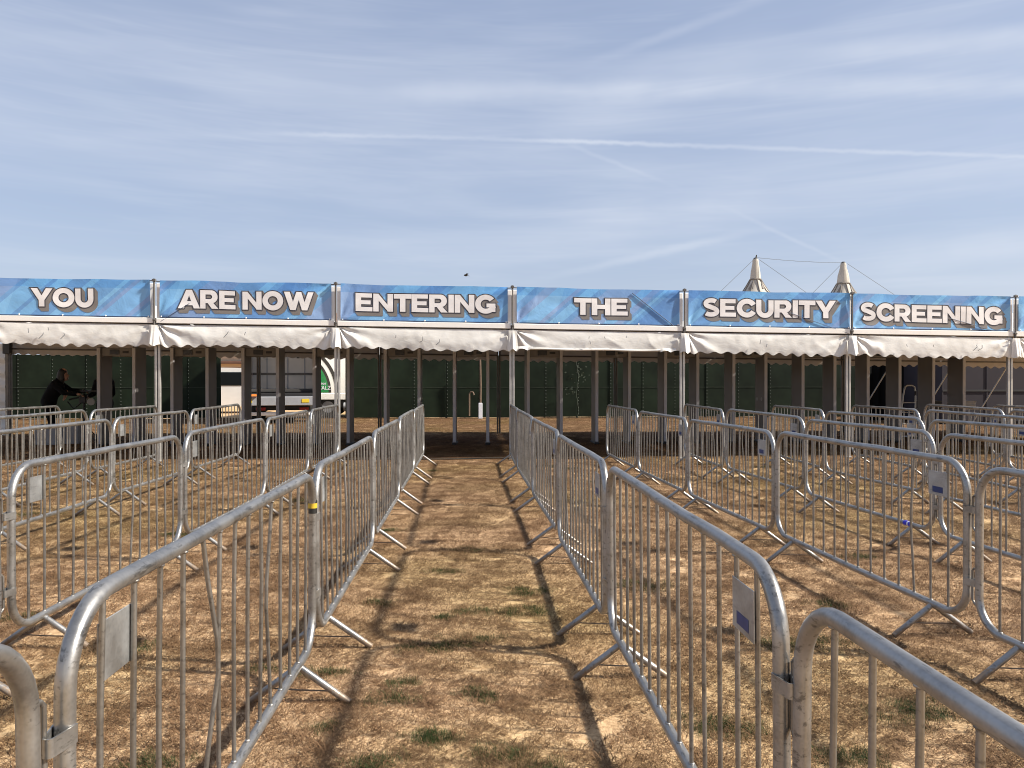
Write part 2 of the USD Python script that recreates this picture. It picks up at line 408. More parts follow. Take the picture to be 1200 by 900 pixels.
def banner_print():
    """Printed mesh banner: overlapping slanted bands of several blues, darker along the top."""
    N = {'g': ('geometry', {}), 's': ('separate_xyz', {}),
         'a1': ('math', {'math_type': 'multiply_add', 'value2': 1.15}),
         'na': ('noise_texture', {'dimensions': '1D', 'scale': 0.8, 'detail': 0.6, 'roughness': 0.9}),
         'ra': ('rgb_ramp', {'interpolate': False, 'ramp': [(0.0, (0.12, 0.265, 0.54)), (0.36, (0.145, 0.33, 0.61)), (0.44, (0.20, 0.43, 0.70)), (0.50, (0.15, 0.315, 0.58)), (0.56, (0.205, 0.325, 0.57)), (0.64, (0.185, 0.40, 0.69))]}),
         'a2': ('math', {'math_type': 'multiply_add', 'value2': -0.35}),
         'nb': ('noise_texture', {'dimensions': '1D', 'scale': 0.95, 'detail': 0.0}),
         'rb': ('rgb_ramp', {'interpolate': False, 'ramp': [(0.0, (0.86, 0.90, 0.94)), (0.42, (1.0, 1.0, 1.0)), (0.6, (1.20, 1.14, 1.06))]}),
         'mu': ('mix_color', {'blend_type': 'multiply', 'fac': 1.0}),
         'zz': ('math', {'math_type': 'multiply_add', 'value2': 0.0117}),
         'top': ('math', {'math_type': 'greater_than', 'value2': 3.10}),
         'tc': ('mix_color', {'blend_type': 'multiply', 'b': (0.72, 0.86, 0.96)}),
         'n3': ('noise_texture', {'scale': 2.2, 'detail': 4, 'roughness': 0.6, 'distortion': 0.6}),
         'b': ('bump', {'strength': 0.35, 'distance': 0.03}),
         'p': ('principled_bsdf', {'roughness': 0.45, 'specular_ior_level': 0.4})}
    L = [('g.position', 's.vector'), ('s.z', 'a1.value1'), ('s.x', 'a1.value3'), ('a1.value', 'na.w'), ('na.fac', 'ra.fac'),
         ('s.z', 'a2.value1'), ('s.x', 'a2.value3'), ('a2.value', 'nb.w'), ('nb.fac', 'rb.fac'),
         ('ra.color', 'mu.a'), ('rb.color', 'mu.b'),
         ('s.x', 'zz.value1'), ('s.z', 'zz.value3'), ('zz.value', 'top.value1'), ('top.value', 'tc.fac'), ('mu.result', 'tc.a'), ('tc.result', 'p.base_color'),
         ('g.position', 'n3.vector'), ('n3.fac', 'b.height'), ('b.normal', 'p.normal')]
    L = [l for l in L if l[1] != 'a1.value1' and l[1] != 'a1.value3'] + [('s.z', 'a1.value1'), ('s.x', 'nx.value1'), ('nx.value', 'a1.value3')]
    N['nx'] = ('math', {'math_type': 'multiply', 'value2': -1.0})
    return mat('banner_print', N, L)


banner_print()


def grass_color(nodes, links, base):
    """Large patches: bleached straw, brown thatch and faintly green areas; returns the output that multiplies a colour."""
    nodes.update({'gp': ('geometry', {}),
                  'l1': ('noise_texture', {'scale': 0.55, 'detail': 5, 'roughness': 0.6}),
                  'lr': ('rgb_ramp', {'ramp': [(0.30, (0.88, 0.86, 0.83)), (0.50, (1.0, 0.98, 0.95)), (0.70, (1.08, 1.07, 1.03))]}),
                  'lm': ('mapping', {'scale': (0.30, 1.0, 1.0)}),
                  'l2': ('noise_texture', {'scale': 1.9, 'detail': 4, 'roughness': 0.6}),
                  'l2r': ('rgb_ramp', {'ramp': [(0.30, (0.88, 0.86, 0.83)), (0.52, (1.05, 1.03, 1.01)), (0.75, (1.14, 1.12, 1.09))]}),
                  'l3': ('noise_texture', {'scale': 0.30, 'detail': 3, 'roughness': 0.55}),
                  'l3r': ('rgb_ramp', {'ramp': [(0.46, (1, 1, 1)), (0.66, (0.88, 0.94, 0.78))]}),
                  'l4': ('noise_texture', {'scale': 9.0, 'detail': 3, 'roughness': 0.6}),
                  'l4r': ('rgb_ramp', {'ramp': [(0.34, (0.78, 0.73, 0.68)), (0.45, (1.0, 0.99, 0.98)), (0.66, (1.08, 1.08, 1.07))]}),
                  'lw': ('mix_color', {'blend_type': 'multiply', 'fac': 1.0, 'use_clamp': False}),
                  'lx': ('mix_color', {'blend_type': 'multiply', 'fac': 1.0, 'use_clamp': False}),
                  'ly': ('mix_color', {'blend_type': 'multiply', 'fac': 1.0, 'use_clamp': False}),
                  'lz': ('mix_color', {'blend_type': 'multiply', 'fac': 1.0, 'use_clamp': False})})
    links += [('gp.position', 'l1.vector'), ('l1.fac', 'lr.fac'), ('gp.position', 'lm.vector'), ('lm.vector', 'l2.vector'), ('l2.fac', 'l2r.fac'),
              ('gp.position', 'l3.vector'), ('l3.fac', 'l3r.fac'), ('gp.position', 'l4.vector'), ('l4.fac', 'l4r.fac'), ('lr.color', 'lw.a'), ('l4r.color', 'lw.b'), ('lw.result', 'lx.a'), ('l2r.color', 'lx.b'), ('lx.result', 'ly.a'), ('l3r.color', 'ly.b'),
              ('ly.result', 'lz.a'), (base, 'lz.b')]
    return 'lz.result'


def ground_mat():
    N = {'f': ('noise_texture', {'scale': 38.0, 'detail': 6, 'roughness': 0.75}),
         'fr': ('rgb_ramp', {'ramp': [(0.30, (0.18, 0.118, 0.066)), (0.5, (0.42, 0.295, 0.182)), (0.7, (0.57, 0.425, 0.28))]}),
         'b': ('bump', {'strength': 0.6, 'distance': 0.03}),
         'p': ('principled_bsdf', {'roughness': 0.95, 'specular_ior_level': 0.1})}
    L = [('gp.position', 'f.vector'), ('f.fac', 'fr.fac'), ('f.fac', 'b.height'), ('b.normal', 'p.normal')]
    out = grass_color(N, L, 'fr.color')
    L.append((out, 'p.base_color'))
    return mat('dry_ground', N, L)


def straw_mat(name, stops, trans=0.25):
    N = {'ri': ('geometry', {}), 'rr': ('rgb_ramp', {'ramp': stops}),
         'p': ('principled_bsdf', {'roughness': 0.7, 'specular_ior_level': 0.2}),
         't': ('translucent_bsdf', {}), 'mx': ('mix_closure', {'fac': trans})}
    L = [('ri.random_per_island', 'rr.fac'), ('p.BSDF', 'mx.closure1'), ('t.BSDF', 'mx.closure2')]
    out = grass_color(N, L, 'rr.color')
    L += [(out, 'p.base_color'), (out, 't.color')]
    return mat(name, N, L, 'mx.closure')


ground_mat()
straw_mat('straw', [(0.0, (0.16, 0.098, 0.055)), (0.22, (0.46, 0.312, 0.19)), (0.5, (0.81, 0.59, 0.385)), (0.75, (0.94, 0.745, 0.53)), (1.0, (0.96, 0.87, 0.72))])
straw_mat('green_blade', [(0.0, (0.035, 0.052, 0.016)), (0.5, (0.075, 0.092, 0.032)), (0.8, (0.14, 0.14, 0.06)), (1.0, (0.30, 0.26, 0.12))])

# ------------------------------------------------------------------ ground and grass
def ground_mesh():
    xs = np.r_[np.linspace(-420, -34, 9), np.linspace(-32, 32, 81), np.linspace(34, 420, 9)]
    ys = np.r_[np.linspace(-200, -8, 6), np.linspace(-6, 46, 66), np.linspace(50, 900, 12)]
    X, Y = np.meshgrid(xs, ys, indexing='ij')
    Z = 0.03 * (meshkit.fbm(np.stack([X * 0.5, Y * 0.5, X * 0], -1), 3, 5) - 0.5) - 0.012
    Z = np.where((abs(X) > 33) | (Y > 47), -0.012, Z)
    V = np.stack([X, Y, Z], -1).reshape(-1, 3)
    n = len(ys); F = []
    for i in range(len(xs) - 1):
        for j in range(n - 1):
            a = i * n + j
            F += [[a, a + n, a + n + 1], [a, a + n + 1, a + 1]]
    return trimesh.Trimesh(V, np.array(F), process=False)


GROUND = ground_mesh()


def ground_z(P):
    """Height of the ground sheet near the tents (its grid is 0.8 m)."""
    gx, gy = np.linspace(-32, 32, 81), np.linspace(-6, 46, 66)
    X, Y = np.meshgrid(gx, gy, indexing='ij')
    Z = 0.03 * (meshkit.fbm(np.stack([X * 0.5, Y * 0.5, X * 0], -1), 3, 5) - 0.5) - 0.012
    fx = np.clip((P[:, 0] + 32) / 0.8, 0, 79.999); fy = np.clip((P[:, 1] + 6) / 0.8, 0, 64.999)
    i, j = fx.astype(int), fy.astype(int); a, b = fx - i, fy - j
    return Z[i, j] * (1 - a) * (1 - b) + Z[i + 1, j] * a * (1 - b) + Z[i, j + 1] * (1 - a) * b + Z[i + 1, j + 1] * a * b

g = obj('ground', GROUND, M['dry_ground'], None, True)
tag(g, 'parched sandy field of trampled straw coloured grass', 'ground', None, 'structure')


def blades(n, size, lmin, lmax, wmin, wmax, tilt, rs, zmax=0.012):
    V, F = [], []
    for _ in range(n):
        x, y = (rs.rand(2) - 0.5) * size
        a = rs.rand() * 2 * math.pi
        t = math.radians(rs.uniform(*tilt))
        L = rs.uniform(lmin, lmax); w = rs.uniform(wmin, wmax)
        d = np.array([math.cos(a), math.sin(a), 0]); s = np.array([-d[1], d[0], 0]) * w
        z0 = rs.rand() * zmax
        p0 = np.array([x, y, z0])
        p1 = p0 + d * L * 0.55 * math.cos(t) + np.array([0, 0, L * 0.55 * math.sin(t)]) + s * rs.uniform(-2, 2)
        t2 = t - rs.uniform(0.1, 0.9)
        p2 = p1 + d * L * 0.45 * math.cos(t2) + np.array([0, 0, L * 0.45 * math.sin(t2)]) + s * rs.uniform(-3, 3)
        p2[2] = max(p2[2], 0.001)
        k = len(V)
        V += [p0 - s, p0 + s, p1 + s * 0.8, p1 - s * 0.8, p2]
        F += [[k, k + 1, k + 2], [k, k + 2, k + 3], [k + 3, k + 2, k + 4]]
    return trimesh.Trimesh(np.array(V), np.array(F), process=False)


def instancer(name, protos, P, yaw, scale, idx, label, category):
    path = '/World/' + numbered('/World', name)
    pi = UsdGeom.PointInstancer.Define(stage, path)
    targets = []
    for m, ma in protos:
        pr = usdkit.mesh(stage, path + '/' + numbered(path, 'tuft'), m, ma)
        targets.append(pr.GetPath())
    pi.CreatePrototypesRel().SetTargets(targets)
    pi.CreatePositionsAttr(Vt.Vec3fArray.FromNumpy(np.asarray(P, np.float32)))
    pi.CreateOrientationsAttr(Vt.QuathArray([Gf.Quath(float(math.cos(a / 2)), 0, 0, float(math.sin(a / 2))) for a in yaw]))
    pi.CreateScalesAttr(Vt.Vec3fArray.FromNumpy(np.asarray(scale, np.float32)))
    pi.CreateProtoIndicesAttr(Vt.IntArray.FromNumpy(np.asarray(idx, np.int32)))
    return tag(pi.GetPrim(), label, category, None, 'stuff')


def straw_field():
    rs = np.random.RandomState(3)
    protos = [(blades(1800, 0.46, 0.014, 0.046, 0.0009, 0.0022, (2, 38), rs), M['straw']) for _ in range(6)]
    P = []
    step = 0.38
    for j in range(int(29 / step)):
        y = 0.7 + j * step
        half = y * 0.80 + 1.6
        n = int(2 * half / step)
        for i in range(n + 1):
            x = -half + i * step + y * 0.056
            P.append((x + rs.uniform(-.08, .08), y + rs.uniform(-.08, .08)))
    P = np.array(P)
    z = ground_z(P)
    n = len(P)
    zs = rs.uniform(0.7, 1.35, n)
    instancer('dry_grass', protos, np.c_[P, z], rs.rand(n) * 6.28, np.c_[np.ones(n), np.ones(n), zs], rs.randint(0, 6, n),
              'flattened straw coloured dead grass covering the whole field', 'grass')
    # living green clumps
    clumps = [(-0.27, 4.2, .17), (-0.16, 4.25, .13), (-0.03, 4.33, .19), (0.04, 3.57, .16), (-0.33, 3.75, .11), (-0.40, 3.55, .15), (0.10, 4.85, .19), (-0.17, 4.75, .09),
              (-0.15, 3.15, .18), (0.13, 3.02, .15), (-0.36, 2.95, .17), (0.33, 4.85, .22), (-0.74, 3.9, .16), (-1.25, 3.05, .17), (-1.30, 2.95, .12), (-1.08, 3.95, .14),
              (-0.65, 3.3, .09), (-0.60, 5.1, .15), (0.40, 5.3, .22), (1.1, 3.2, .25), (1.55, 2.9, .2), (2.05, 3.3, .28), (1.9, 4.2, .3), (2.4, 4.9, .2), (-1.9, 4.3, .17), (-2.9, 4.9, .2),
              (-0.21, 5.9, .15), (0.02, 6.6, .2), (-2.2, 2.6, .2), (0.27, 2.9, .12), (1.25, 5.4, .3), (-0.1, 2.75, .1), (-.55, 2.75, .16)]
    for _ in range(30):
        clumps.append((rs.uniform(-9, 9), rs.uniform(5, 15), rs.uniform(.1, .3)))
    gp = [(blades(70, 0.2, 0.03, 0.085, 0.0012, 0.0026, (30, 78), rs, .004), M['green_blade']) for _ in range(3)]
    Q = []
    for cx, cy, r in clumps:
        r *= 0.80
        for _ in range(int(6 + 190 * r * r * 4)):
            a, q = rs.rand() * 6.28, r * math.sqrt(rs.rand()) * rs.uniform(0.4, 1.15)
            Q.append((cx + q * math.cos(a) * 1.35, cy + q * math.sin(a) * 0.7))
    Q = np.array(Q); n = len(Q)
    z = ground_z(Q)
    s = rs.uniform(0.22, 0.55, n)
    instancer('green_grass', gp, np.c_[Q, z], rs.rand(n) * 6.28, np.c_[s, s, s * rs.uniform(.7, 1.1, n)], rs.randint(0, 3, n),
              'small dark green grass clumps still growing among the straw', 'grass')


straw_field()

# ------------------------------------------------------------------ crowd barriers
BL, BZ0, BZ1, BR = 2.27, 0.195, 1.062, 0.17          # centre lines of the frame


def barrier(label, loc, rot, group, bent=None, tape=None, seed=0):
    rs = random.Random(seed)
    t = thing('crowd_barrier', label, 'crowd barrier', loc, rot, group)
    pts = []
    def arc(cy, cz, a0, a1):
        for k in range(9):
            a = math.radians(a0 + (a1 - a0) * k / 8)
            pts.append((0, cy + BR * math.cos(a), cz + BR * math.sin(a)))
    arc(BR, BZ0 + BR, 270, 180)
    arc(BR, BZ1 - BR, 180, 90)
    for k in range(1, 6):
        y = BR + (BL - 2 * BR) * k / 6
        pts.append((rs.uniform(-.004, .004), y, BZ1 + rs.uniform(-.004, .003)))
    arc(BL - BR, BZ1 - BR, 90, 0)
    arc(BL - BR, BZ0 + BR, 0, -90)
    pts.append((0, BL / 2, BZ0 - rs.uniform(0, .004)))
    obj('frame', tube(pts, 0.0205, 18, closed=True), M['galvanised_steel'], t, 50)
    n = 14
    for i in range(n):
        y = BL * (i + 1) / (n + 1)
        e = rs.uniform(-.004, .004)
        p = [(0, y, BZ0 + 0.012), (e * .5, y + e, 0.45), (e, y + e * 1.5, 0.75), (0, y + e * .3, BZ1 - 0.012)]
        if bent and i in bent:
            dx, dy = bent[i]
            p = [(0, y, BZ0 + 0.012), (dx * .45, y + dy * .45, 0.42), (dx, y + dy, 0.62), (dx * .95, y + dy * .9, 0.72), (dx * .3, y + dy * .3, 0.92), (0, y, BZ1 - 0.012)]
        obj('upright_bar', tube(p, 0.0072, 10), M['galvanised_bar'], t, 50)
    wb = []
    for i in range(n):
        y = BL * (i + 1) / (n + 1)
        for z in (BZ0 + .0195, BZ1 - .0195):
            m = trimesh.creation.icosphere(subdivisions=1, radius=.0105); m.apply_scale((1, 1.15, .55)); m.apply_translation((rs.uniform(-.003, .003), y + rs.uniform(-.003, .003), z)); wb.append(m)
    obj('weld_beads', cat(wb), M['galvanised_steel'], t, True, None, 'stuff')
    for y in (0.285, BL - 0.285):
        for s in (-1, 1):
            obj('leg', tube([(s * 0.008, y, BZ0 - 0.012), (s * 0.245, y, 0.012)], 0.0165, 14), M['galvanised_steel'], t, 50)
        obj('brace_wire', tube([(-0.152, y + .018, 0.082), (0, y + .019, 0.070), (0.176, y + .018, 0.063)], 0.0034, 6), M['wire_steel'], t, 50)
    y1, y2 = BL / 15 - .004, 2 * BL / 15 + .004
    pl = obj('plate', rbox(-0.0115, -0.0082, y1, y2, 0.845, 0.985, .0012), M['plate_zinc'], t, False)
    st = obj('sticker', bx(-0.0125, -0.0114, y1 + .035, y2 - .035, 0.862, 0.897), M['sticker_blue'], pl, False)
    for z in (0.81, 0.41):
        hull = lambda r: unary_union([Point(0, 0).buffer(.0205 + r, 16), Point(0, -.056).buffer(.0085 + r, 12)]).convex_hull
        ring = hull(.0035).difference(hull(0.0)).intersection(sbox(-.1, -.1, .1, .004))
        h = trimesh.creation.extrude_polygon(ring, 0.038, engine='earcut'); h.apply_translation((0, 0, z - 0.019))
        obj('hook_tab', h, M['galvanised_steel'], t, 30)
        yy = BL + 0.05
        lp = [(0, BL + .015, z + .095), (0, yy - .012, z + .092), (0, yy, z + .080), (0, yy, z), (0, yy, z - .080), (0, yy - .012, z - .092), (0, BL + .015, z - .105)]
        obj('hook_loop', tube(lp, 0.0065, 8), M['galvanised_bar'], t, 50)
    if tape == 'hazard':
        for k, (z0, z1, ma) in enumerate(((0.862, 0.892, 'tape_black'), (0.889, 0.914, 'tape_yellow'), (0.911, 0.930, 'tape_black'))):
            obj('tape', tube([(0, BL, z0), (0, BL, z1)], 0.0222 + .0006 * (k % 2), 16, True), M[ma], t, 50, 'yellow tape' if ma == 'tape_yellow' else 'black tape')
    if tape == 'blue':
        for k, (a, b, ma) in enumerate(((.30, .405, 'tape_blue'), (.335, .352, 'tape_white'))):
            obj('tape', tube([(0, a, BZ0), (0, b, BZ0)], 0.0235 + .001 * k, 16, True), M[ma], t, 50, 'blue tape' if k == 0 else 'white strip of tape')
    return t


ROWS = [  # name of the row, group, joints (x, y) from the nearest on; the first pair starts before the frame
    ('row lining the aisle on its left', [(-0.835, -0.86), (-0.831, 1.5), (-0.805, 3.88), (-0.817, 6.31), (-0.828, 8.70), (-0.834, 11.07), (-0.829, 13.44)]),
    ('row lining the aisle on its right', [(0.765, -0.63), (0.762, 1.74), (0.764, 4.05), (0.772, 6.43), (0.742, 8.79), (0.708, 11.14), (0.721, 13.5)]),
    ('second row left of the aisle', [(-2.43, 1.63), (-2.417, 4.0), (-2.412, 6.37), (-2.374, 8.74), (-2.373, 11.1), (-2.365, 13.46)]),
    ('second row right of the aisle', [(2.86, 1.56), (2.755, 3.92), (2.635, 6.27), (2.556, 8.6), (2.492, 10.95), (2.448, 13.3)]),
    ('third row left of the aisle', [(-4.17, 6.48), (-4.147, 8.84), (-4.122, 11.19), (-4.09, 13.54)]),
    ('third row right of the aisle', [(4.17, 3.92), (4.077, 6.27), (3.974, 8.61), (3.82, 10.95), (3.89, 13.3)]),
    ('fourth row left of the aisle', [(-5.62, 8.86), (-5.588, 11.21), (-5.551, 13.56)]),
    ('fourth row right of the aisle', [(5.47, 6.12), (5.386, 8.47), (5.29, 10.82), (5.44, 13.17)]),
    ('fifth row left of the aisle', [(-7.27, 11.25), (-7.24, 13.61)]),
    ('fifth row right of the aisle', [(6.66, 8.36), (6.728, 10.71), (6.88, 13.06)]),
    ('sixth row right of the aisle', [(7.86, 8.3), (8.0, 10.65), (8.19, 13.0)]),
    ('seventh row right of the aisle', [(9.2, 10.56), (9.37, 12.9)]),
]
ORD = ['nearest', 'second nearest', 'third nearest', 'fourth nearest', 'fifth nearest', 'farthest']


def build_barriers():
    protos = {}
    for rname, J in ROWS:
        n = len(J) - 1
        for i in range(n):
            (x0, y0), (x1, y1) = J[i], J[i + 1]
            ang = -math.degrees(math.atan2(x1 - x0, y1 - y0)) + rng.uniform(-.25, .25)
            d = math.hypot(x1 - x0, y1 - y0)
            ux, uy = (x1 - x0) / d, (y1 - y0) / d
            gap = (d - BL) / 2
            loc = (x0 + ux * gap, y0 + uy * gap, -0.012 + rng.uniform(-.006, .006))
            tilt = (rng.uniform(-.35, .35), rng.uniform(-.8, .8), ang)
            which = 'only' if n == 1 else ('farthest' if i == n - 1 else ORD[i])
            side = 'left' if 'left' in rname else 'right'
            lab = f'{which} grey crowd barrier of the {rname}'
            grp = 'crowd barriers of the ' + rname
            if rname.endswith('on its left') and i == 1:
                barrier('barrier left of the aisle with two bent bars and yellow black tape', loc, (tilt[0], .3, ang), grp,
                        {4: (.03, .055), 9: (-.01, -.035), 5: (0, -.01)}, 'hazard', 5)
            elif rname.endswith('on its right') and i == 0:
                lo = (loc[0], loc[1], loc[2] - 0.035)
                barrier('nearest barrier right of the aisle, scuffed top rail, at the bottom right corner', lo, (0, .4, ang), grp, {3: (.01, .02)}, None, 8)
            elif rname.endswith('on its right') and i == 1:
                barrier('second barrier right of the aisle, its blue stickered plate seen nearly edge on', (loc[0], loc[1], loc[2] - .012), (0, -.5, ang), grp, {3: (.008, .03), 6: (0, -.015)}, None, 6)
            elif rname.startswith('third row right') and i == 1:
                barrier('crowd barrier with blue tape on its bottom rail, third row right of the aisle', loc, tilt, grp, None, 'blue', 9)
            else:
                key = (i * 3 + len(rname)) % 5
                if key not in protos:
                    protos[key] = barrier(lab, loc, tilt, grp, [None, {8: (.012, .02)}, {2: (-.010, .018), 11: (.006, -.012)}, {5: (.016, -.03)}, {9: (.004, .015), 10: (-.012, .022)}][key], None, 20 + key)
                else:
                    copy_of(protos[key], lab, loc, tilt, grp)


build_barriers()

# ------------------------------------------------------------------ frame tents
TX, TW, TY0, TY1 = 0.789, 3.267, 14.03, 20.56
SL = -0.0117


def dz(x):
    return SL * (x - TX)


def pole_x(k):
    return TX + TW * k


def valance(k, y, seed, bottom=2.06, scallop=True, amp=1.0, inner=False):
    rs = np.random.RandomState(seed)
    w = TW - (0.10 if not inner else 0.04)
    x0 = pole_x(k) + (TW - w) / 2
    ph = rs.rand() * 6.28
    nsc = 12.5
    cl, cr = rs.uniform(.5, 1.2), rs.uniform(.2, .8)
    def fn(u, v):
        x = x0 + u * w
        ztop = 2.435
        zb = bottom + 0.015 * np.sin(u * 5 + ph)
        if scallop: zb = zb + 0.025 * (0.55 + 0.9 * meshkit.noise(np.stack([u * 9, u * 0 + seed, u * 0], -1), seed)) * np.sin(2 * np.pi * u * nsc + ph + 1.6 * meshkit.noise(np.stack([u * 5, u * 0 + seed * 2.1, u * 0], -1), 4))
        z = ztop + (zb - ztop) * v
        p = np.stack([x * 1.6 + z * 1.1, z * 3.5 - x * .5, np.full_like(x, seed * 3.7)], -1)
        f1 = meshkit.fbm(p, 4, seed) - 0.5
        f2 = meshkit.fbm(np.stack([x * 4 - z * 3, z * 6, np.full_like(x, seed)], -1), 3, seed + 5) - 0.5
        crease = (1 - np.abs(2 * meshkit.noise(np.stack([x * 1.3 + z * 2.2, z * 2.4 - x * .9, np.full_like(x, seed * 1.7)], -1), seed) - 1)) ** 4
        b = 0.030 * np.sin(np.pi * np.minimum(v * .72, 1)) + 0.034 * f1 * v ** .6 + 0.010 * f2 * v ** .5 + 0.012 * crease * v ** .5
        for cx, a in ((0.0, cl), (1.0, cr)):
            r = np.hypot((u - cx) * w, (v) * 0.4)
            th = np.arctan2(v * 0.4, np.abs(u - cx) * w + 1e-6)
            b = b + a * 0.032 * np.exp(-r / 0.45) * np.sin(th * 11 + ph + cx) * np.minimum(r / .08, 1)
        yy = y - amp * b
        return np.stack([x, yy, z + dz(x)], -1)
    return grid(170 if not inner else 100, 16, fn)


LETTER = {}


def glyphs():
    w = 0.285
    R = lambda a, b, c, d: sbox(a, b, c, d)
    P = lambda *q: Polygon(q)
    def ell(cx, cy, rx, ry): return affinity.scale(Point(cx, cy).buffer(1, 48), rx, ry)
    O = ell(.56, .5, .56, .53).difference(ell(.56, .5, .265, .255))
    LETTER['O'] = O
    LETTER['Y'] = P((0, 1), (.34, 1), (.57, .60), (.80, 1), (1.14, 1), (.715, .34), (.715, 0), (.425, 0), (.425, .34))
    U = unary_union([R(0, .42, w, 1), R(.96 - w, .42, .96, 1), ell(.48, .44, .48, .47).intersection(R(0, -.1, 1, .44))]).difference(unary_union([R(w, .42, .96 - w, 1.1), ell(.48, .44, .48 - w, .20)]))
    LETTER['U'] = U
    LETTER['A'] = P((0, 0), (.43, 1), (.74, 1), (1.17, 0), (.84, 0), (.775, .17), (.385, .17), (.32, 0)).difference(P((.475, .39), (.585, .70), (.695, .39)))
    bowl = lambda x1, y0: unary_union([R(.1, y0, x1 - .3, 1), ell(x1 - .33, (1 + y0) / 2, .33, (1 - y0) / 2)])
    LETTER['R'] = unary_union([R(0, 0, w, 1), bowl(.93, .30), P((.36, .36), (.66, .36), (.97, 0), (.62, 0))]).difference(unary_union([R(w, .52, .52, .77), ell(.52, .645, .12, .125)]))
    E = unary_union([R(0, 0, w, 1), R(0, .765, .85, 1), R(0, .39, .78, .61), R(0, 0, .87, .235)])
    LETTER['E'] = E
    LETTER['N'] = unary_union([R(0, 0, w, 1), R(1.03 - w, 0, 1.03, 1), P((0, 1), (.27, 1), (1.03, .02), (1.03, 0), (.77, 0), (0, .98))])
    LETTER['W'] = unary_union([P((0, 1), (.31, 1), (.63, 0), (.34, 0)), P((.34, 0), (.63, 0), (.93, 1), (.67, 1)), P((.67, 1), (.93, 1), (1.26, 0), (.97, 0)), P((.97, 0), (1.26, 0), (1.6, 1), (1.3, 1))])
    LETTER['T'] = unary_union([R(0, .74, .92, 1), R(.46 - w / 2, 0, .46 + w / 2, 1)])
    LETTER['I'] = R(0, 0, w, 1)
    LETTER['H'] = unary_union([R(0, 0, w, 1), R(.98 - w, 0, .98, 1), R(0, .37, .98, .62)])
    Cc = O.difference(P((.60, .5), (1.3, .92), (1.3, .08)))
    LETTER['C'] = Cc.difference(R(1.02, 0, 1.3, 1))
    LETTER['G'] = unary_union([O.difference(P((.56, .5), (1.3, 1.06), (1.3, .36), (.56, .36))), R(.82, .07, 1.07, .52), R(.60, .33, 1.07, .54)]).intersection(unary_union([ell(.56, .5, .58, .53), R(.6, .07, 1.07, .54)]))
    def arc(cx, cy, rx, ry, a0, a1):
        return [(cx + rx * math.cos(math.radians(a)), cy + ry * math.sin(math.radians(a))) for a in np.linspace(a0, a1, 22)]
    path = arc(.48, .715, .30, .175, 38, 180) + arc(.44, .70, .26, .15, 190, 255) + arc(.46, .30, .335, .185, 75, 0)[2:] + arc(.46, .29, .335, .175, 0, -142)[1:]
    S = LineString(path).buffer(.122, cap_style='flat', join_style='round')
    LETTER['S'] = affinity.scale(S, 1.0, 1.03)
    return LETTER


glyphs()


def word(text):
    x, out = 0.0, []
    for ch in text:
        if ch == ' ':
            x += 0.33; continue
        g_ = LETTER[ch]
        out.append(affinity.translate(g_, x - g_.bounds[0], 0))
        x += (g_.bounds[2] - g_.bounds[0]) + (0.045 if ch not in 'AYWT' else 0.01)
    return out


def sweep(shape, dx, dy, n=10):
    return unary_union([affinity.translate(shape, dx * i / n, dy * i / n) for i in range(n + 1)])


BANNERS = [(-4, None, 0), (-3, 'YOU', 0), (-2, 'ARE NOW', 0), (-1, 'ENTERING', 0), (0, 'THE', 0), (1, 'SECURITY', 0), (2, 'SCREENING', 0), (3, None, 0)]
# distance of the word's first and last edge from the banner's own pole, and its base and cap height above the beam
WORDS = {'YOU': (1.08, 2.18, 2.735, 0.335), 'ARE NOW': (0.415, 2.86, 2.74, 0.335), 'ENTERING': (0.36, 2.96, 2.745, 0.335),
         'THE': (1.165, 2.185, 2.745, 0.32), 'SECURITY': (0.375, 2.96, 2.755, 0.335), 'SCREENING': (0.19, 3.03, 2.73, 0.335)}


def banner_surface(k, seed):
    zb, zt = 2.562, 3.245
    xl, xr = pole_x(k) + 0.085, pole_x(k + 1) - 0.085
    if k in (1,): xr = pole_x(k + 1) - 0.03
    if k in (2,): xl = pole_x(k) + 0.03
    def place(x, z, lift):
        """x along the front, z height without the slope, lift in metres towards the camera."""
        u = (x - xl) / (xr - xl); v = (z - zb) / (zt - zb)
        p = np.stack([x * 1.3 + z * .8, z * 2.2, np.full_like(x, seed * 1.3)], -1)
        f = meshkit.fbm(p, 3, seed) - .5
        y = 13.905 - 0.03 * f
        th = np.arctan2(v * .68, u * 3.1 + 1e-6); r = np.hypot(u * 3.1, v * .68)
        y = y - 0.010 * np.exp(-r / .5) * np.sin(th * 9 + seed)
        r2 = np.hypot((1 - u) * 3.1, (1 - v) * .68); th2 = np.arctan2((1 - v) * .68, (1 - u) * 3.1 + 1e-6)
        y = y - 0.010 * np.exp(-r2 / .5) * np.sin(th2 * 8 + seed * 2)
        zz = z + dz(x) + (meshkit.fbm(np.stack([x * 1.2, x * 0 + seed, x * 0], -1), 3, seed + 9) - .5) * 0.032 * v - 0.010 * np.sin(np.pi * np.clip(u, 0, 1)) * (v > .0) * v
        return np.stack([x, y - lift, zz], -1)
    return xl, xr, zb, zt, place


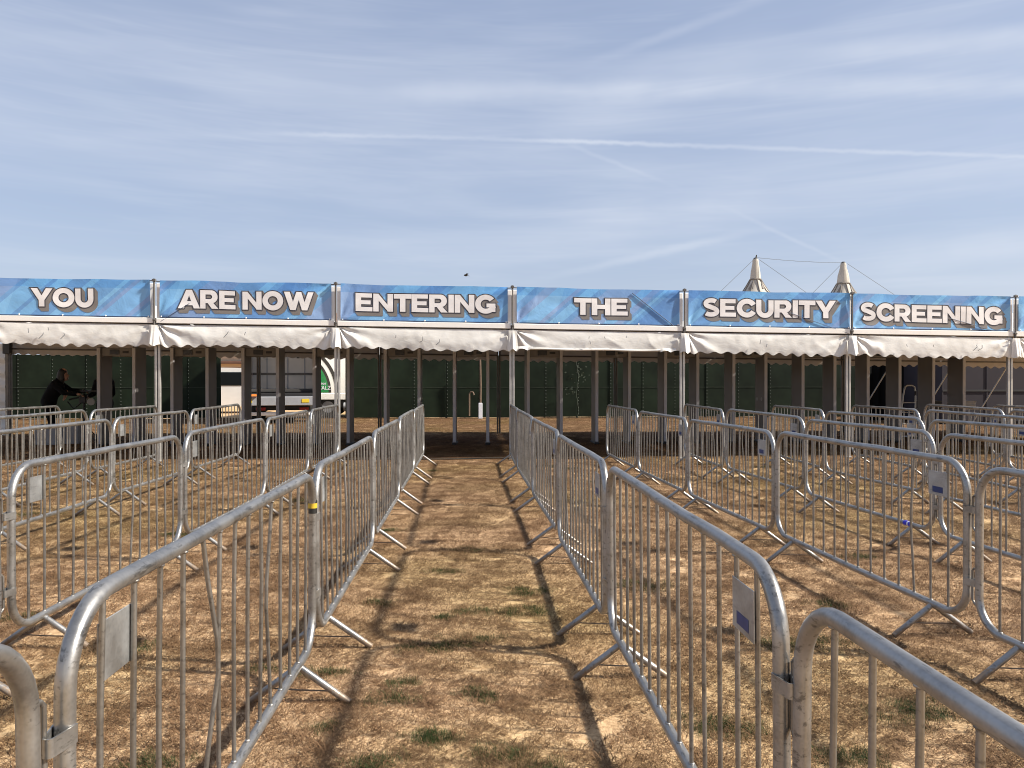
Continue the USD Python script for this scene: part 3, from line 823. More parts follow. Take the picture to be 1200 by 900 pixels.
def build_banners():
    for k, text, _ in BANNERS:
        seed = 31 + k * 7
        xl, xr, zb, zt, place = banner_surface(k, seed)
        if text: lab = f'blue printed banner lettered {text} in white block capitals'
        elif k < 0: lab = 'blue printed banner just beyond the left edge, left of YOU'
        else: lab = 'blue printed banner cut by the right edge, right of SCREENING'
        t = thing('banner', lab, 'banner', (0, 0, 0), (0, 0, 0), 'blue banners along the tent front')
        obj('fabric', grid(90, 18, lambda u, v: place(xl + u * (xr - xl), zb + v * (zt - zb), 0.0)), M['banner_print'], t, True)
        hem = lambda za, zc: grid(60, 2, lambda u, v: place(xl + u * (xr - xl), za + v * (zc - za), 0.003))
        obj('hem', hem(zb, zb + .018), M['hem_and_shadow'], t, True)
        n = 5
        for i in range(n):
            x = xl + .03 + (xr - xl - .06) * i / (n - 1)
            p = place(np.array([x]), np.array([zb + .022]), 0.006)[0]
            m = trimesh.creation.icosphere(subdivisions=1, radius=0.014); m.apply_scale((1, .4, 1)); m.apply_translation(p)
            obj('eyelet', m, M['banner_tie'], t, True)
        for x, s in ((xl, -1), (xr, 1)):
            p = place(np.array([x]), np.array([zt - .02]), 0.004)[0]
            q = np.array([pole_x(k if s < 0 else k + 1), 13.885, p[2] + .005])
            obj('tie_cord', tube([p, (p + q) / 2 + (0, -.01, -.004), q], 0.010, 6), M['banner_tie_dark'], t, 50)
        if not text: continue
        a, b, z0, cap = WORDS[text]
        X0, X1 = pole_x(k) + a, pole_x(k) + b
        ls = word(text)
        full = max(l.bounds[2] for l in ls)
        sx, sz = (X1 - X0) / full, cap
        drop = {'SCREENING': -0.045, 'SECURITY': 0.0}.get(text, 0.0)
        def on(shape, lift, edge=.07):
            m = flat(shape, edge)
            x = m.vertices[:, 0]; z = m.vertices[:, 1]
            w = z + drop * (x - X0) / (X1 - X0)
            V = place(x, w, lift)
            return trimesh.Trimesh(V, m.faces, process=False)
        for l, ch in zip(ls, [c for c in text if c != ' ']):
            s = affinity.affine_transform(l, [sx, 0, 0, sz, X0, z0])
            edge = s.buffer(0.019, join_style='mitre', mitre_limit=2)
            block = sweep(edge, 0.058, -0.070).simplify(0.0015)
            sh = obj('letter_block', on(block, 0.003), M['letter_shade'], t, True)
            obj('letter_outline', on(edge, 0.0055), M['letter_edge'], sh, True)
            obj('letter_face', on(s, 0.008), M['letter_white'], sh, True)
        # slanting rope shadow down to the pole foot, built as a dark tube
        shadow_runs = {'THE': ((2.27, 3.17), (3.20, 2.46)), 'SECURITY': ((2.05, 2.85), (3.2, 2.47)), 'SCREENING': ((1.95, 2.80), (3.18, 2.47)), 'ARE NOW': ((0.62, 2.83), (0.06, 2.46))}
        if text in shadow_runs:
            (xa, za), (xb, zb2) = shadow_runs[text]
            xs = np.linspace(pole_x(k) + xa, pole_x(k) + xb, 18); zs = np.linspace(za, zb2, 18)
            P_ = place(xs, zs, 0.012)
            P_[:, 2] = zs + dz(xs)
            obj('slanting_cord', tube(P_, 0.0075 if text == 'THE' else 0.0048, 6), M['hem_and_shadow'], t, 50)


def build_tents():
    seeds = {-4: 3, -3: 5, -2: 8, -1: 12, 0: 17, 1: 21, 2: 26, 3: 29, 4: 33}
    where = {-4: 'left of the tent behind YOU, mostly out of frame', -3: 'under the YOU banner', -2: 'under the ARE NOW banner', -1: 'under the ENTERING banner',
             0: 'under the THE banner with a straight folded front valance', 1: 'under the SECURITY banner', 2: 'under the SCREENING banner', 3: 'right of the SCREENING banner, cut by the frame',
             4: 'beyond the right edge of the picture'}
    for k in range(-4, 5):
        t = thing('frame_tent', f'white frame tent with scalloped valance {where[k]}' if k != 0 else 'white frame tent with straight folded front valance under the THE banner', 'tent', (0, 0, 0), (0, 0, 0), 'row of white entrance tents')
        xa, xb = pole_x(k), pole_x(k + 1)
        xm = (xa + xb) / 2
        za, zc = dz(xa), dz(xb)
        # roof: low four-sided cover with eaves on the beams
        E = 2.56
        def sag(a, b, n=7):
            return [a + (b - a) * i / (n - 1) for i in range(n)]
        c0, c1, c2, c3 = (np.array(p, float) for p in ((xa + .03, TY0 + .02, E + za), (xb - .03, TY0 + .02, E + zc), (xb - .03, TY1, E + zc), (xa + .03, TY1, E + za)))
        r0, r1 = np.array([xm, TY0 + 1.7, E + .58 + dz(xm)]), np.array([xm, TY1 - 1.7, E + .58 + dz(xm)])
        V = np.array([c0, c1, c2, c3, r0, r1]); F = np.array([[0, 1, 4], [1, 2, 5], [1, 5, 4], [2, 3, 5], [3, 0, 4], [3, 4, 5]])
        obj('roof', trimesh.Trimesh(V, F, process=False), M['roof_white'], t, False)
        def beam(x0, x1, y0, y1, z0, z1):
            m = rbox(x0, x1, y0, y1, z0, z1, .006)
            m.vertices[:, 2] += dz(m.vertices[:, 0])
            return m
        obj('front_beam', beam(xa + .028, xb - .028, TY0 - .145, TY0 - .05, 2.462, 2.556), M['beam_white'], t, False)
        obj('valance_track', beam(xa + .03, xb - .03, TY0 - .135, TY0 - .06, 2.446, 2.459), M['dark_gap'], t, False)
        obj('rear_beam', beam(xa + .03, xb - .03, TY1 - .05, TY1 + .03, 2.46, 2.55), M['alloy_dark'], t, False)
        obj('rear_rail', tube([(xa + .05, TY1 - .16, 2.165 + za), (xb - .05, TY1 - .16, 2.165 + zc)], .022, 8), M['alloy_dark'], t, 50)
        obj('gable_panel', beam(xa + .012, xb - .012, TY0 - .085, TY0 - .07, 2.56, 3.19), M['beam_white'], t, False)
        for s, x in ((1, xa), (-1, xb)):
            obj('side_beam', bx(x + s * .006 - (0 if s > 0 else .05), x + s * .006 + (.05 if s > 0 else 0), TY0 + .02, TY1 - .06, 2.43 + dz(x), 2.52 + dz(x)), M['alloy_dark'], t, False)
            lx = x + s * .029
            leg = cat([rbox(lx - .022, lx + .022, TY0 - .03, TY0 + .03, 0.0, 2.46 + dz(x), .006)])
            obj('front_leg', leg, M['alloy'], t, False)
            obj('foot_plate', rbox(lx - .028, lx + .028, TY0 - .06, TY0 + .06, -.01, .014, .003), M['alloy'], t, False)
            obj('rear_leg', rbox(lx - .022, lx + .022, TY1 - .03, TY1 + .03, 0.0, 2.46 + dz(x), .006), M['alloy_dark'], t, False)
        # raised post that carries the banners, on this bay's left corner
        zp = dz(xa)
        obj('banner_post', tube([(xa, TY0 - .155, 2.40 + zp), (xa, TY0 - .155, 3.27 + zp)], .017, 12), M['alloy_dark'], t, 50)
        obj('post_clamp', cat([rbox(xa - .032, xa + .032, TY0 - .183, TY0 - .13, 3.215 + zp, 3.262 + zp, .006), rbox(xa - .026, xa + .026, TY0 - .181, TY0 - .04, 2.50 + zp, 2.53 + zp, .005)]), M['alloy_dark'], t, False)
        obj('front_valance', valance(k, TY0 - .125, seeds[k], bottom=2.05 if k != 0 else 2.085, scallop=k != 0, amp=1.0), M['awning_cloth'], t, True)
        rt = random.Random(seeds[k])
        for _ in range(rt.randint(2, 4)):
            x = xa + rt.uniform(.5, TW - .5); z = 2.435 - rt.uniform(.06, .2)
            y = TY0 - .125 - .085
            q = [(x, y, z + dz(x)), (x + rt.uniform(-.02, .02), y - .006, z - rt.uniform(.03, .09) + dz(x))]
            if rt.random() < .3: q += [(x - rt.uniform(.05, .09), y - .004, z - .11 + dz(x))]
            obj('tie_tape', tube(q, .005, 5), M['banner_tie_dark'], t, 50)
        if k == 0:
            roll = [(xa + .25 + (xb - xa - .62) * i / 20, TY0 - .155 - .008 * math.sin(i), 2.083 + dz(xa + i * .13) + .006 * math.sin(i * .7)) for i in range(21)]
            obj('valance_fold', tube(roll, .020, 8), M['awning_cloth'], t, True)
            for x in (xa + .22, xb - .33):
                def flap(u, v, x=x):
                    X = x - .14 + u * .30
                    z = 2.13 - v * (.075 - .035 * np.abs(np.sin(np.pi * u * 1.5)))
                    return np.stack([X, TY0 - .175 - .03 * v - .012 * np.sin(u * 7), z + dz(X)], -1)
                obj('valance_flap', grid(24, 5, flap), M['awning_cloth'], t, True)
        # corner flap that wraps the left post
        def corner(u, v, x=xa, k=k):
            s = 0.06 + 0.035 * ((k * 37) % 3)
            X = x - .075 + u * .15 + (u - .5) * v * .06
            Y = TY0 - .185 - s * np.sin(np.pi * u) * v - .012 * np.sin(u * 14 + k) * v
            Z = 2.425 - v * (.37 + .02 * np.sin(u * 9 + k * 2)) + dz(X)
            return np.stack([X, Y, Z], -1)
        obj('corner_flap', grid(20, 10, corner), M['awning_cloth'], t, True)
        obj('rear_valance', valance(k, TY1 + .05, seeds[k] + 100, bottom=2.03, amp=.7, inner=True), M['valance_shaded'], t, True)
        if k in (3, 4):
            for x in (xa + (0.15 if k == 3 else .3), xa + (1.95 if k == 3 else 2.0)):
                obj('brace', tube([(x, TY1 - .35, .25), (x + 1.28, TY1 - .35, 2.42 + dz(x))], .017, 8), M['alloy'], t, 50)


build_tents()
build_banners()
def side_wall(u, v):
    x = -15.6 + u * 3.36; z = 0.03 + v * 2.42
    y = 20.32 + 0.05 * np.sin(z * 17 + 1.6 * np.sin(x * 3)) * (0.4 + 0.6 * meshkit.noise(np.stack([x * 2, z * 2, z * 0], -1), 3))
    return np.stack([x, y, z], -1)
sw = thing('wall_sheet', 'rippled white cloth wall hanging at the far left under the tents', 'tent wall')
obj('sheet', grid(60, 60, side_wall), M['awning_cloth'], sw, True)
obj('edge_pole', rbox(-12.23, -12.15, 20.27, 20.35, 0, 2.5, .006), M['alloy_dark'], sw, False)
obj('pole_bracket', rbox(-12.27, -12.08, 20.22, 20.30, 2.18, 2.46, .01), M['black_plastic'], sw, False)

cb = obj('ground_cable', tube([(x, 13.9 + .03 * math.sin(x * 1.7) + .012 * math.sin(x * 5), .030 + .004 * math.sin(x * 3)) for x in np.linspace(-2.9, 2.4, 60)], .014, 6), M['cable_dark'], None, True)
tag(cb, 'dark cable lying across the aisle along the tent front', 'cable')

# ------------------------------------------------------------------ walk-through metal detectors
def detectors():
    X = [-7.94, -6.33, -4.76, -3.17, -1.56, 0.02, 1.73, 3.33, 4.95, 6.58, 8.25, 9.84, 11.44]
    y0, y1 = 17.15, 17.72
    hw, th = 0.385, 0.075
    first = None
    labs = ['leftmost grey walk-through metal detector, beside the people in black', 'second grey walk-through metal detector from the left', 'third grey walk-through metal detector from the left',
            'grey walk-through metal detector in front of the white lorry gap', 'grey walk-through metal detector behind the far end of the left aisle row', 'grey walk-through metal detector standing in the middle of the open aisle',
            'grey walk-through metal detector right of the aisle, behind the far barrier end', 'grey walk-through metal detector under the word THE', 'grey walk-through metal detector below the start of SECURITY',
            'grey walk-through metal detector below the middle of SECURITY, two round stickers', 'grey walk-through metal detector below the end of SECURITY', 'grey walk-through metal detector below the start of SCREENING', 'rightmost grey walk-through metal detector, beside the hand truck']
    for i, x in enumerate(X):
        if first is not None and i != 9:
            copy_of(first, labs[i], (x, y0, 0), (0, 0, rng.uniform(-2, 2)), 'walk-through metal detectors under the tents'); continue
        t = thing('metal_detector', labs[i], 'metal detector', (x, y0, 0), (0, 0, 0), 'walk-through metal detectors under the tents')
        if first is None: first = t
        for s in (-1, 1):
            p = obj('side_panel', rbox(s * hw - th / 2, s * hw + th / 2, 0.012, y1 - y0, .04, 2.24, .012), M['detector_grey'], t, False)
            obj('front_edge', rbox(s * hw - th / 2 + .003, s * hw + th / 2 - .003, -.006, 0.014, .06, 2.22, .004), M['detector_front'], p, False)
            obj('foot', rbox(s * hw - .055, s * hw + .055, -.03, y1 - y0 + .03, 0, .042, .008), M['black_plastic'], p, False)
        h = obj('header', rbox(-hw + th / 2, hw - th / 2, .05, y1 - y0 - .05, 2.03, 2.22, .01), M['detector_grey'], t, False)
        obj('display', rbox(-.16, .05, .036, .055, 2.07, 2.18, .004), M['display'], h, False)
        obj('keypad', rbox(.12, .25, .040, .055, 2.10, 2.15, .004), M['black_plastic'], h, False)
        if i == 9:
            for dy in (.16, .43):
                d = trimesh.creation.cylinder(radius=.045, height=.006, sections=24); d.apply_transform(trimesh.transformations.rotation_matrix(math.pi / 2, (0, 1, 0))); d.apply_translation((hw - th / 2 - .004, dy, 1.04))
                obj('round_sticker', d, M['disc_grey'], t, 40)


detectors()

# ------------------------------------------------------------------ green hoarding behind the tents
def fence():
    first = None
    def run(x0, x1, label):
        t = thing('fence', label, 'fence', (0, 28.75, 0))
        n = int(round((x1 - x0) / 1.27)); w = (x1 - x0) / n
        for i in range(n):
            a = x0 + i * w
            rs = random.Random(i * 7 + int(x0 * 10))
            oy = rs.uniform(-.02, .02)
            pan = obj('panel', rbox(a + .006, a + w - .006, oy, oy + .03, .04, 2.42 + rs.uniform(-.02, .02), .004), M['fence_green'], t, False)
            obj('seam_rail', bx(a + .01, a + w - .01, oy - .012, oy - .001, 1.185, 1.205), M['fence_line'], pan, False)
            rv = []
            for z in np.arange(.15, 2.3, .13):
                m = trimesh.creation.icosphere(subdivisions=0, radius=.017); m.apply_translation((a + .045, oy - .004, z)); rv.append(m)
            obj('rivet_row', cat(rv), M['rivet'], pan, False)
            obj('post', rbox(a - .035, a + .035, .05, .11, 0, 2.45, .005), M['fence_post'], t, False)
    run(-19.4, -9.45, 'dark green panelled hoarding at the left, behind the people in black')
    run(-4.75, 16.9, 'long dark green panelled hoarding across the middle and right background')
    p = thing('post', 'slim brown timber post with white foot in front of the green hoarding', 'post', (0.39, 28.45, 0))
    obj('shaft', tube([(0, 0, .35), (0.01, 0, 1.3), (-.01, 0, 2.3)], .035, 8), M['timber'], p, 50)
    obj('white_foot', rbox(-.07, .07, -.07, .07, 0, .60, .01), M['tape_white'], p, False)
    obj('hook', tube([(-.42, .0, .1), (-.42, 0, .95), (-.36, 0, 1.03), (-.27, 0, 1.0), (-.25, 0, .9)], .028, 8), M['timber'], p, 50)
    c = thing('climbing_weed', 'straggling climbing weed with dark leaves against the hoarding', 'plant', (4.15, 28.6, 0))
    rs = np.random.RandomState(5)
    stem = [(.03 * math.sin(z * 5), 0, z) for z in np.linspace(0, 2.2, 14)]
    obj('stem', tube(stem, .012, 6), M['leaf_green'], c, 50)
    for i in range(46):
        z = rs.uniform(.9, 2.25); x = rs.normal(0, .22) + (z - 1.6) * .25; s = rs.uniform(.05, .10)
        V = np.array([(0, 0, 0), (.5, -.06, .35), (1, 0, 0), (.5, .04, -.35)]) * s
        R_ = trimesh.transformations.rotation_matrix(rs.uniform(0, 6.28), (0, 1, 0))[:3, :3]
        obj('leaf', trimesh.Trimesh(V @ R_.T + (x, rs.uniform(-.15, .05), z), np.array([[0, 1, 2], [0, 2, 3]]), process=False), M['leaf_green'], c, False)


fence()

# ------------------------------------------------------------------ vehicles in the gap
def wheel(t, x, y, r, w, axis):
    m = lathe([(r * .55, -w / 2), (r * .93, -w / 2), (r, -w / 2 + .03), (r, w / 2 - .03), (r * .93, w / 2), (r * .55, w / 2)], 24)
    h = lathe([(0.001, -w / 2 + .03), (r * .56, -w / 2 + .02), (r * .56, w / 2 - .02), (0.001, w / 2 - .03)], 20)
    R_ = trimesh.transformations.rotation_matrix(math.pi / 2, (0, 1, 0) if axis == 'x' else (1, 0, 0))
    for q in (m, h): q.apply_transform(R_); q.apply_translation((x, y, r))
    wh = obj('wheel', m, M['rubber'], t, 40)
    obj('rim', h, M['lorry_grey'], wh, 40)


def lorry():
    t = thing('box_lorry', 'white box lorry seen from behind, open load space with yellow corner strap, through the gap', 'lorry', (-6.33, 25.5, 0), (0, 0, 12))
    W, Lb = 1.19, 3.2
    b = obj('load_floor', rbox(-W, W, 0, Lb, .93, 1.04, .01), M['black_plastic'], t, False)
    for s, x in ((-1, -W), (1, W - .05)):
        sw_ = obj('side_wall', rbox(x, x + .05, 0, Lb, 1.043, 3.32, .01), M['lorry_white'], t, False)
        obj('load_rail', rbox(x + (.053 if s < 0 else -.023), x + (.073 if s < 0 else -.003), .1, 2.2, 1.66, 1.74, .004), M['alloy_dark'], sw_, False)
    bh = obj('bulkhead', rbox(-W + .053, W - .053, 2.25, 2.30, 1.043, 3.30, .01), M['lorry_white'], t, False)
    obj('load_rail', rbox(-W + .08, W - .08, 2.22, 2.247, 1.66, 1.74, .004), M['alloy_dark'], bh, False)
    for x in (-.62, .10, .70):
        obj('bulkhead_post', rbox(x - .02, x + .02, 2.225, 2.248, 1.05, 3.28, .004), M['lorry_grey'], bh, False)
    obj('latch', rbox(.42, .52, 2.2, 2.247, 2.28, 2.38, .006), M['black_plastic'], bh, False)
    obj('load_mat', rbox(-W + .06, W - .06, .25, 2.2, 1.043, 1.16, .03), M['rubber'], t, False)
    obj('roof', rbox(-W, W, 0, Lb, 3.323, 3.38, .01), M['lorry_white'], t, False)
    obj('corner_strap', rbox(-W - .006, -W + .09, -.035, -.003, 1.05, 3.3, .008), M['strap_yellow'], t, False)
    tl = obj('tail_lift', rbox(-W, W, -.16, .30, .62, .925, .02), M['lorry_grey'], t, False)
    obj('reflector', rbox(.62, .86, -.172, -.158, .72, .84, .003), M['reflector_yellow'], tl, False)
    obj('reflector', rbox(-1.15, -.97, -.172, -.158, .72, .84, .003), M['reflector_yellow'], tl, False)
    obj('warning_lamp', rbox(-1.12, -.78, -.28, -.162, .93, 1.0, .02), M['lamp_orange'], t, False)
    obj('chassis', rbox(-.9, .9, .2, 4.6, .45, .60, .02), M['black_plastic'], t, False)
    obj('under_guard', rbox(-1.1, 1.1, .02, .14, .28, .40, .02), M['white_paint'], t, False)
    for x in (-.85, .55):
        obj('rear_lamp', rbox(x, x + .3, -.02, .03, .46, .56, .01), M['lamp_red'], t, False)
    obj('cab', rbox(-1.0, 1.0, 3.3, 4.7, .5, 2.6, .12), M['lorry_white'], t, False)
    for y in (1.4, 4.0):
        for x in (-.92, .92): wheel(t, x, y, .45, .30, 'x')


def green_trailer():
    t = thing('white_van', 'white panel vehicle with a green panel and black swoosh stripes on its side', 'vehicle', (-5.3, 29.5, 0), (0, 0, 1))
    b = obj('body', rbox(-.76, 1.9, 0, 2.3, .72, 3.1, .03), M['white_paint'], t, False)
    def arcs(r0, r1):
        c = np.array([-1.77, 1.0])
        a = np.radians(np.linspace(-2, 88, 34))
        o = [(c[0] + r1 * math.cos(q) * 1.0, c[1] + r1 * math.sin(q) * 1.02) for q in a]
        i = [(c[0] + r0 * math.cos(q), c[1] + r0 * math.sin(q) * 1.02) for q in a[::-1]]
        return Polygon(o + i)
    clip = sbox(-.73, .98, 1.8, 3.0)
    def side(poly, y, name, ma, parent):
        m = flat(poly)
        V = np.c_[m.vertices[:, 0], np.full(len(m.vertices), y), m.vertices[:, 1]]
        return obj(name, trimesh.Trimesh(V, m.faces, process=False), ma, parent, False)
    side(arcs(0.01, 1.52).intersection(clip), -.004, 'green_panel', M['panel_green'], b)
    side(arcs(1.52, 1.62).intersection(clip), -.005, 'swoosh', M['swoosh_black'], b)
    side(arcs(1.77, 1.90).intersection(clip), -.005, 'swoosh', M['swoosh_black'], b)
    for txt, h, z, x in (('rence', .085, 1.30, -.66), ('WALZ', .14, 1.10, -.72)):
        m = meshkit.text_mesh(txt, h, .004, True)
        V = m.vertices
        V = np.c_[V[:, 0] + x, -.006 - V[:, 2], V[:, 1] + z]
        obj('lettering', trimesh.Trimesh(V, m.faces, process=False), M['tape_white'], b, False)
    obj('sill', rbox(-.77, 1.91, -.02, .05, .70, .96, .02), M['white_paint'], t, False)
    obj('skirt', rbox(-.7, 1.8, .12, 2.1, .38, .70, .02), M['black_plastic'], t, False)
    obj('tank', tube([(.35, -.02, .42), (.85, -.02, .42)], .18, 14), M['lorry_grey'], t, 40)
    for x in (-.28, 1.35, 3.1):
        for y in (.16, 2.1): wheel(t, x, y, .42, .26, 'y')
    obj('cab', rbox(2.0, 3.7, .05, 2.25, .45, 2.5, .12), M['white_paint'], t, False)


def small_van():
    t = thing('parked_van', 'distant white van with dark windows seen left of the lorry', 'van', (-11.1, 33.5, 0))
    sil = Polygon([(-2.2, .3), (2.3, .3), (2.35, .95), (1.6, 1.15), (1.05, 2.0), (-2.2, 2.05)])
    m = trimesh.creation.extrude_polygon(sil, 1.8, engine='earcut')
    V = np.c_[m.vertices[:, 0], m.vertices[:, 2], m.vertices[:, 1]]
    obj('body', trimesh.Trimesh(V, m.faces[:, ::-1], process=False), M['white_paint'], t, False)
    for a, b in ((-1.9, -.55), (-.45, 1.0)):
        obj('window', bx(a, b, -.012, .02, 1.22, 1.82), M['glass_dark'], t, False)
    for x in (-1.4, 1.5):
        for y in (.1, 1.7): wheel(t, x, y, .34, .2, 'y')
    h = thing('house', 'distant tan building with dark eaves seen in the gap left of the lorry', 'building', (-15.5, 47, 0))
    obj('wall', rbox(-6, 6, 0, 8, 0, 4.2, .02), M['wall_tan'], h, False)
    obj('lower_band', rbox(-6.05, 6.05, -.06, .0, 0, 2.2, .02), M['box_beige'], h, False)
    obj('eaves', rbox(-6.3, 6.3, -.45, .05, 2.45, 2.62, .02), M['roof_brown'], h, False)
    pr = trimesh.creation.extrude_polygon(Polygon([(-.6, 4.15), (8.6, 4.15), (4, 6.2)]), 12.8, engine='earcut')
    V = pr.vertices; V = np.c_[V[:, 2] - 6.4, V[:, 0], V[:, 1]]
    obj('roof', trimesh.Trimesh(V, pr.faces, process=False), M['roof_brown'], h, False)
    obj('door', bx(2.2, 3.2, -.09, -.05, 0, 2.05), M['roof_brown'], h, False)


lorry(); green_trailer(); small_van()

# ------------------------------------------------------------------ right-hand background
def right_side():
    t = thing('steel_cabin', 'dull purple grey steel cabin behind the tents at the far right', 'cabin', (15.75, 24.0, 0))
    b = obj('wall', rbox(0, 6.2, 0, 2.4, .08, 2.55, .015), M['cabin_grey'], t, False)
    obj('rail', bx(.02, 6.18, -.03, .0, 1.10, 1.16), M['cabin_dark'], b, False)
    for x in (0.0, 1.55, 3.1, 4.65):
        obj('rib', rbox(x + .0, x + .05, -.022, .01, .1, 2.5, .005), M['cabin_grey'], b, False)
    obj('roof_edge', rbox(-.05, 6.25, -.05, 2.45, 2.55, 2.64, .01), M['cabin_dark'], t, False)
    obj('skid', rbox(.1, 6.1, .1, 2.3, 0, .08, .01), M['cabin_dark'], t, False)
    def dark_interior(u, v):
        x = 14.05 + u * 1.9; z = .02 + v * 2.5
        return np.stack([x, 26.2 + .05 * np.sin(x * 19), z], -1)
    d = obj('black_drape', grid(60, 3, dark_interior), M['opening_shade'], None, True)  # dark sheet stands in for the shaded interior of another tent
    tag(d, 'black sheet put in for a dark tent interior between the hoarding and the grey cabin', 'dark_interior')
    # hand truck
    h = thing('hand_truck', 'aluminium hand truck with a hoop handle standing under the tents at the right', 'hand truck', (11.33, 18.6, 0), (0, 0, 8))
    P_ = [(-.20, .0, .12), (-.19, .04, .6), (-.08, .10, 1.10), (-.02, .12, 1.30), (.05, .12, 1.345), (.20, .12, 1.345), (.27, .12, 1.31), (.29, .11, 1.2), (.25, .06, .6), (.22, .0, .12)]
    obj('frame', tube(P_, .019, 10), M['alloy'], h, 50)
    for z in (.35, .65, .9):
        f = (z - .12) / 1.2
        obj('crossbar', tube([(-.2 + .14 * f, .03 + .05 * f, z), (.22 + .03 * f, .03 + .05 * f, z)], .012, 8), M['alloy'], h, 50)
    obj('grip', tube([(.29, .11, 1.20), (.285, .105, 1.08)], .024, 10), M['black_plastic'], h, 50)
    obj('toe_plate', rbox(-.24, .26, -.26, .02, .03, .045, .004), M['alloy'], h, False)
    for x in (-.24, .26): wheel(h, x, .06, .12, .05, 'x')
    # tables with kit
    tb = thing('folding_table', 'grey folding search table under the tents at the right', 'table', (12.35, 18.9, 0))
    obj('top', rbox(-.62, .95, -.35, .35, .70, .74, .008), M['crate_grey'], tb, False)
    for x in (-.55, .88):
        for y in (-.3, .3): obj('leg', tube([(x, y, .70), (x, y, 0)], .014, 8), M['alloy_dark'], tb, 50)
    for x, y, w, d_, hh, ma, nm, lab in ((-.35, -.05, .42, .5, .20, 'cabin_dark', 'equipment_case', 'dark equipment case on the right search table, beside the hand truck'),
                                     (.33, -.05, .16, .2, .16, 'box_beige', 'carton', 'small beige carton on the middle of the right search table'),
                                     (.68, 0, .36, .4, .19, 'crate_grey', 'tray_stack', 'pale grey stack of trays on the right end of the search table')):
        e = thing(nm, lab, 'tray' if 'tray' in nm else ('carton' if nm == 'carton' else 'case'), (12.35 + x, 18.9 + y, .741))
        obj('body', rbox(-w / 2, w / 2, -d_ / 2, d_ / 2, 0, hh, .012), M[ma], e, False)
        obj('lid', rbox(-w / 2 - .01, w / 2 + .01, -d_ / 2 - .01, d_ / 2 + .01, hh - .03, hh + .01, .008), M[ma], e, False)
    # rusty prop between two detectors
    p = obj('timber_prop', rbox(7.22, 7.30, 18.2, 18.28, 0, 2.44, .006), M['timber'], None, False)
    tag(p, 'rust brown upright prop between two metal detectors under SECURITY', 'prop')


right_side()

# ------------------------------------------------------------------ people (dark figures at the left)
def body_of(bones, J, R, grow=0.0, edge=.035, it=8, only=None):
    parts = []
    for a, b in bones:
        if only and (a, b) not in only: continue
        pts = []
        for j in (a, b):
            s = trimesh.creation.icosphere(subdivisions=2, radius=R[j] + grow); s.apply_translation(J[j]); pts.append(s.vertices)
        h = trimesh.convex.convex_hull(np.vstack(pts))
        parts.append(manifold3d.Manifold(manifold3d.Mesh(np.asarray(h.vertices, np.float32), np.asarray(h.faces, np.uint32))))
    m = parts[0]
    for q in parts[1:]: m = m + q
    m = m.refine_to_length(edge)
    v, f, _ = meshkit.arrays(m)
    t = trimesh.Trimesh(v, f); t.merge_vertices()
    trimesh.smoothing.filter_taubin(t, iterations=it)
    return t


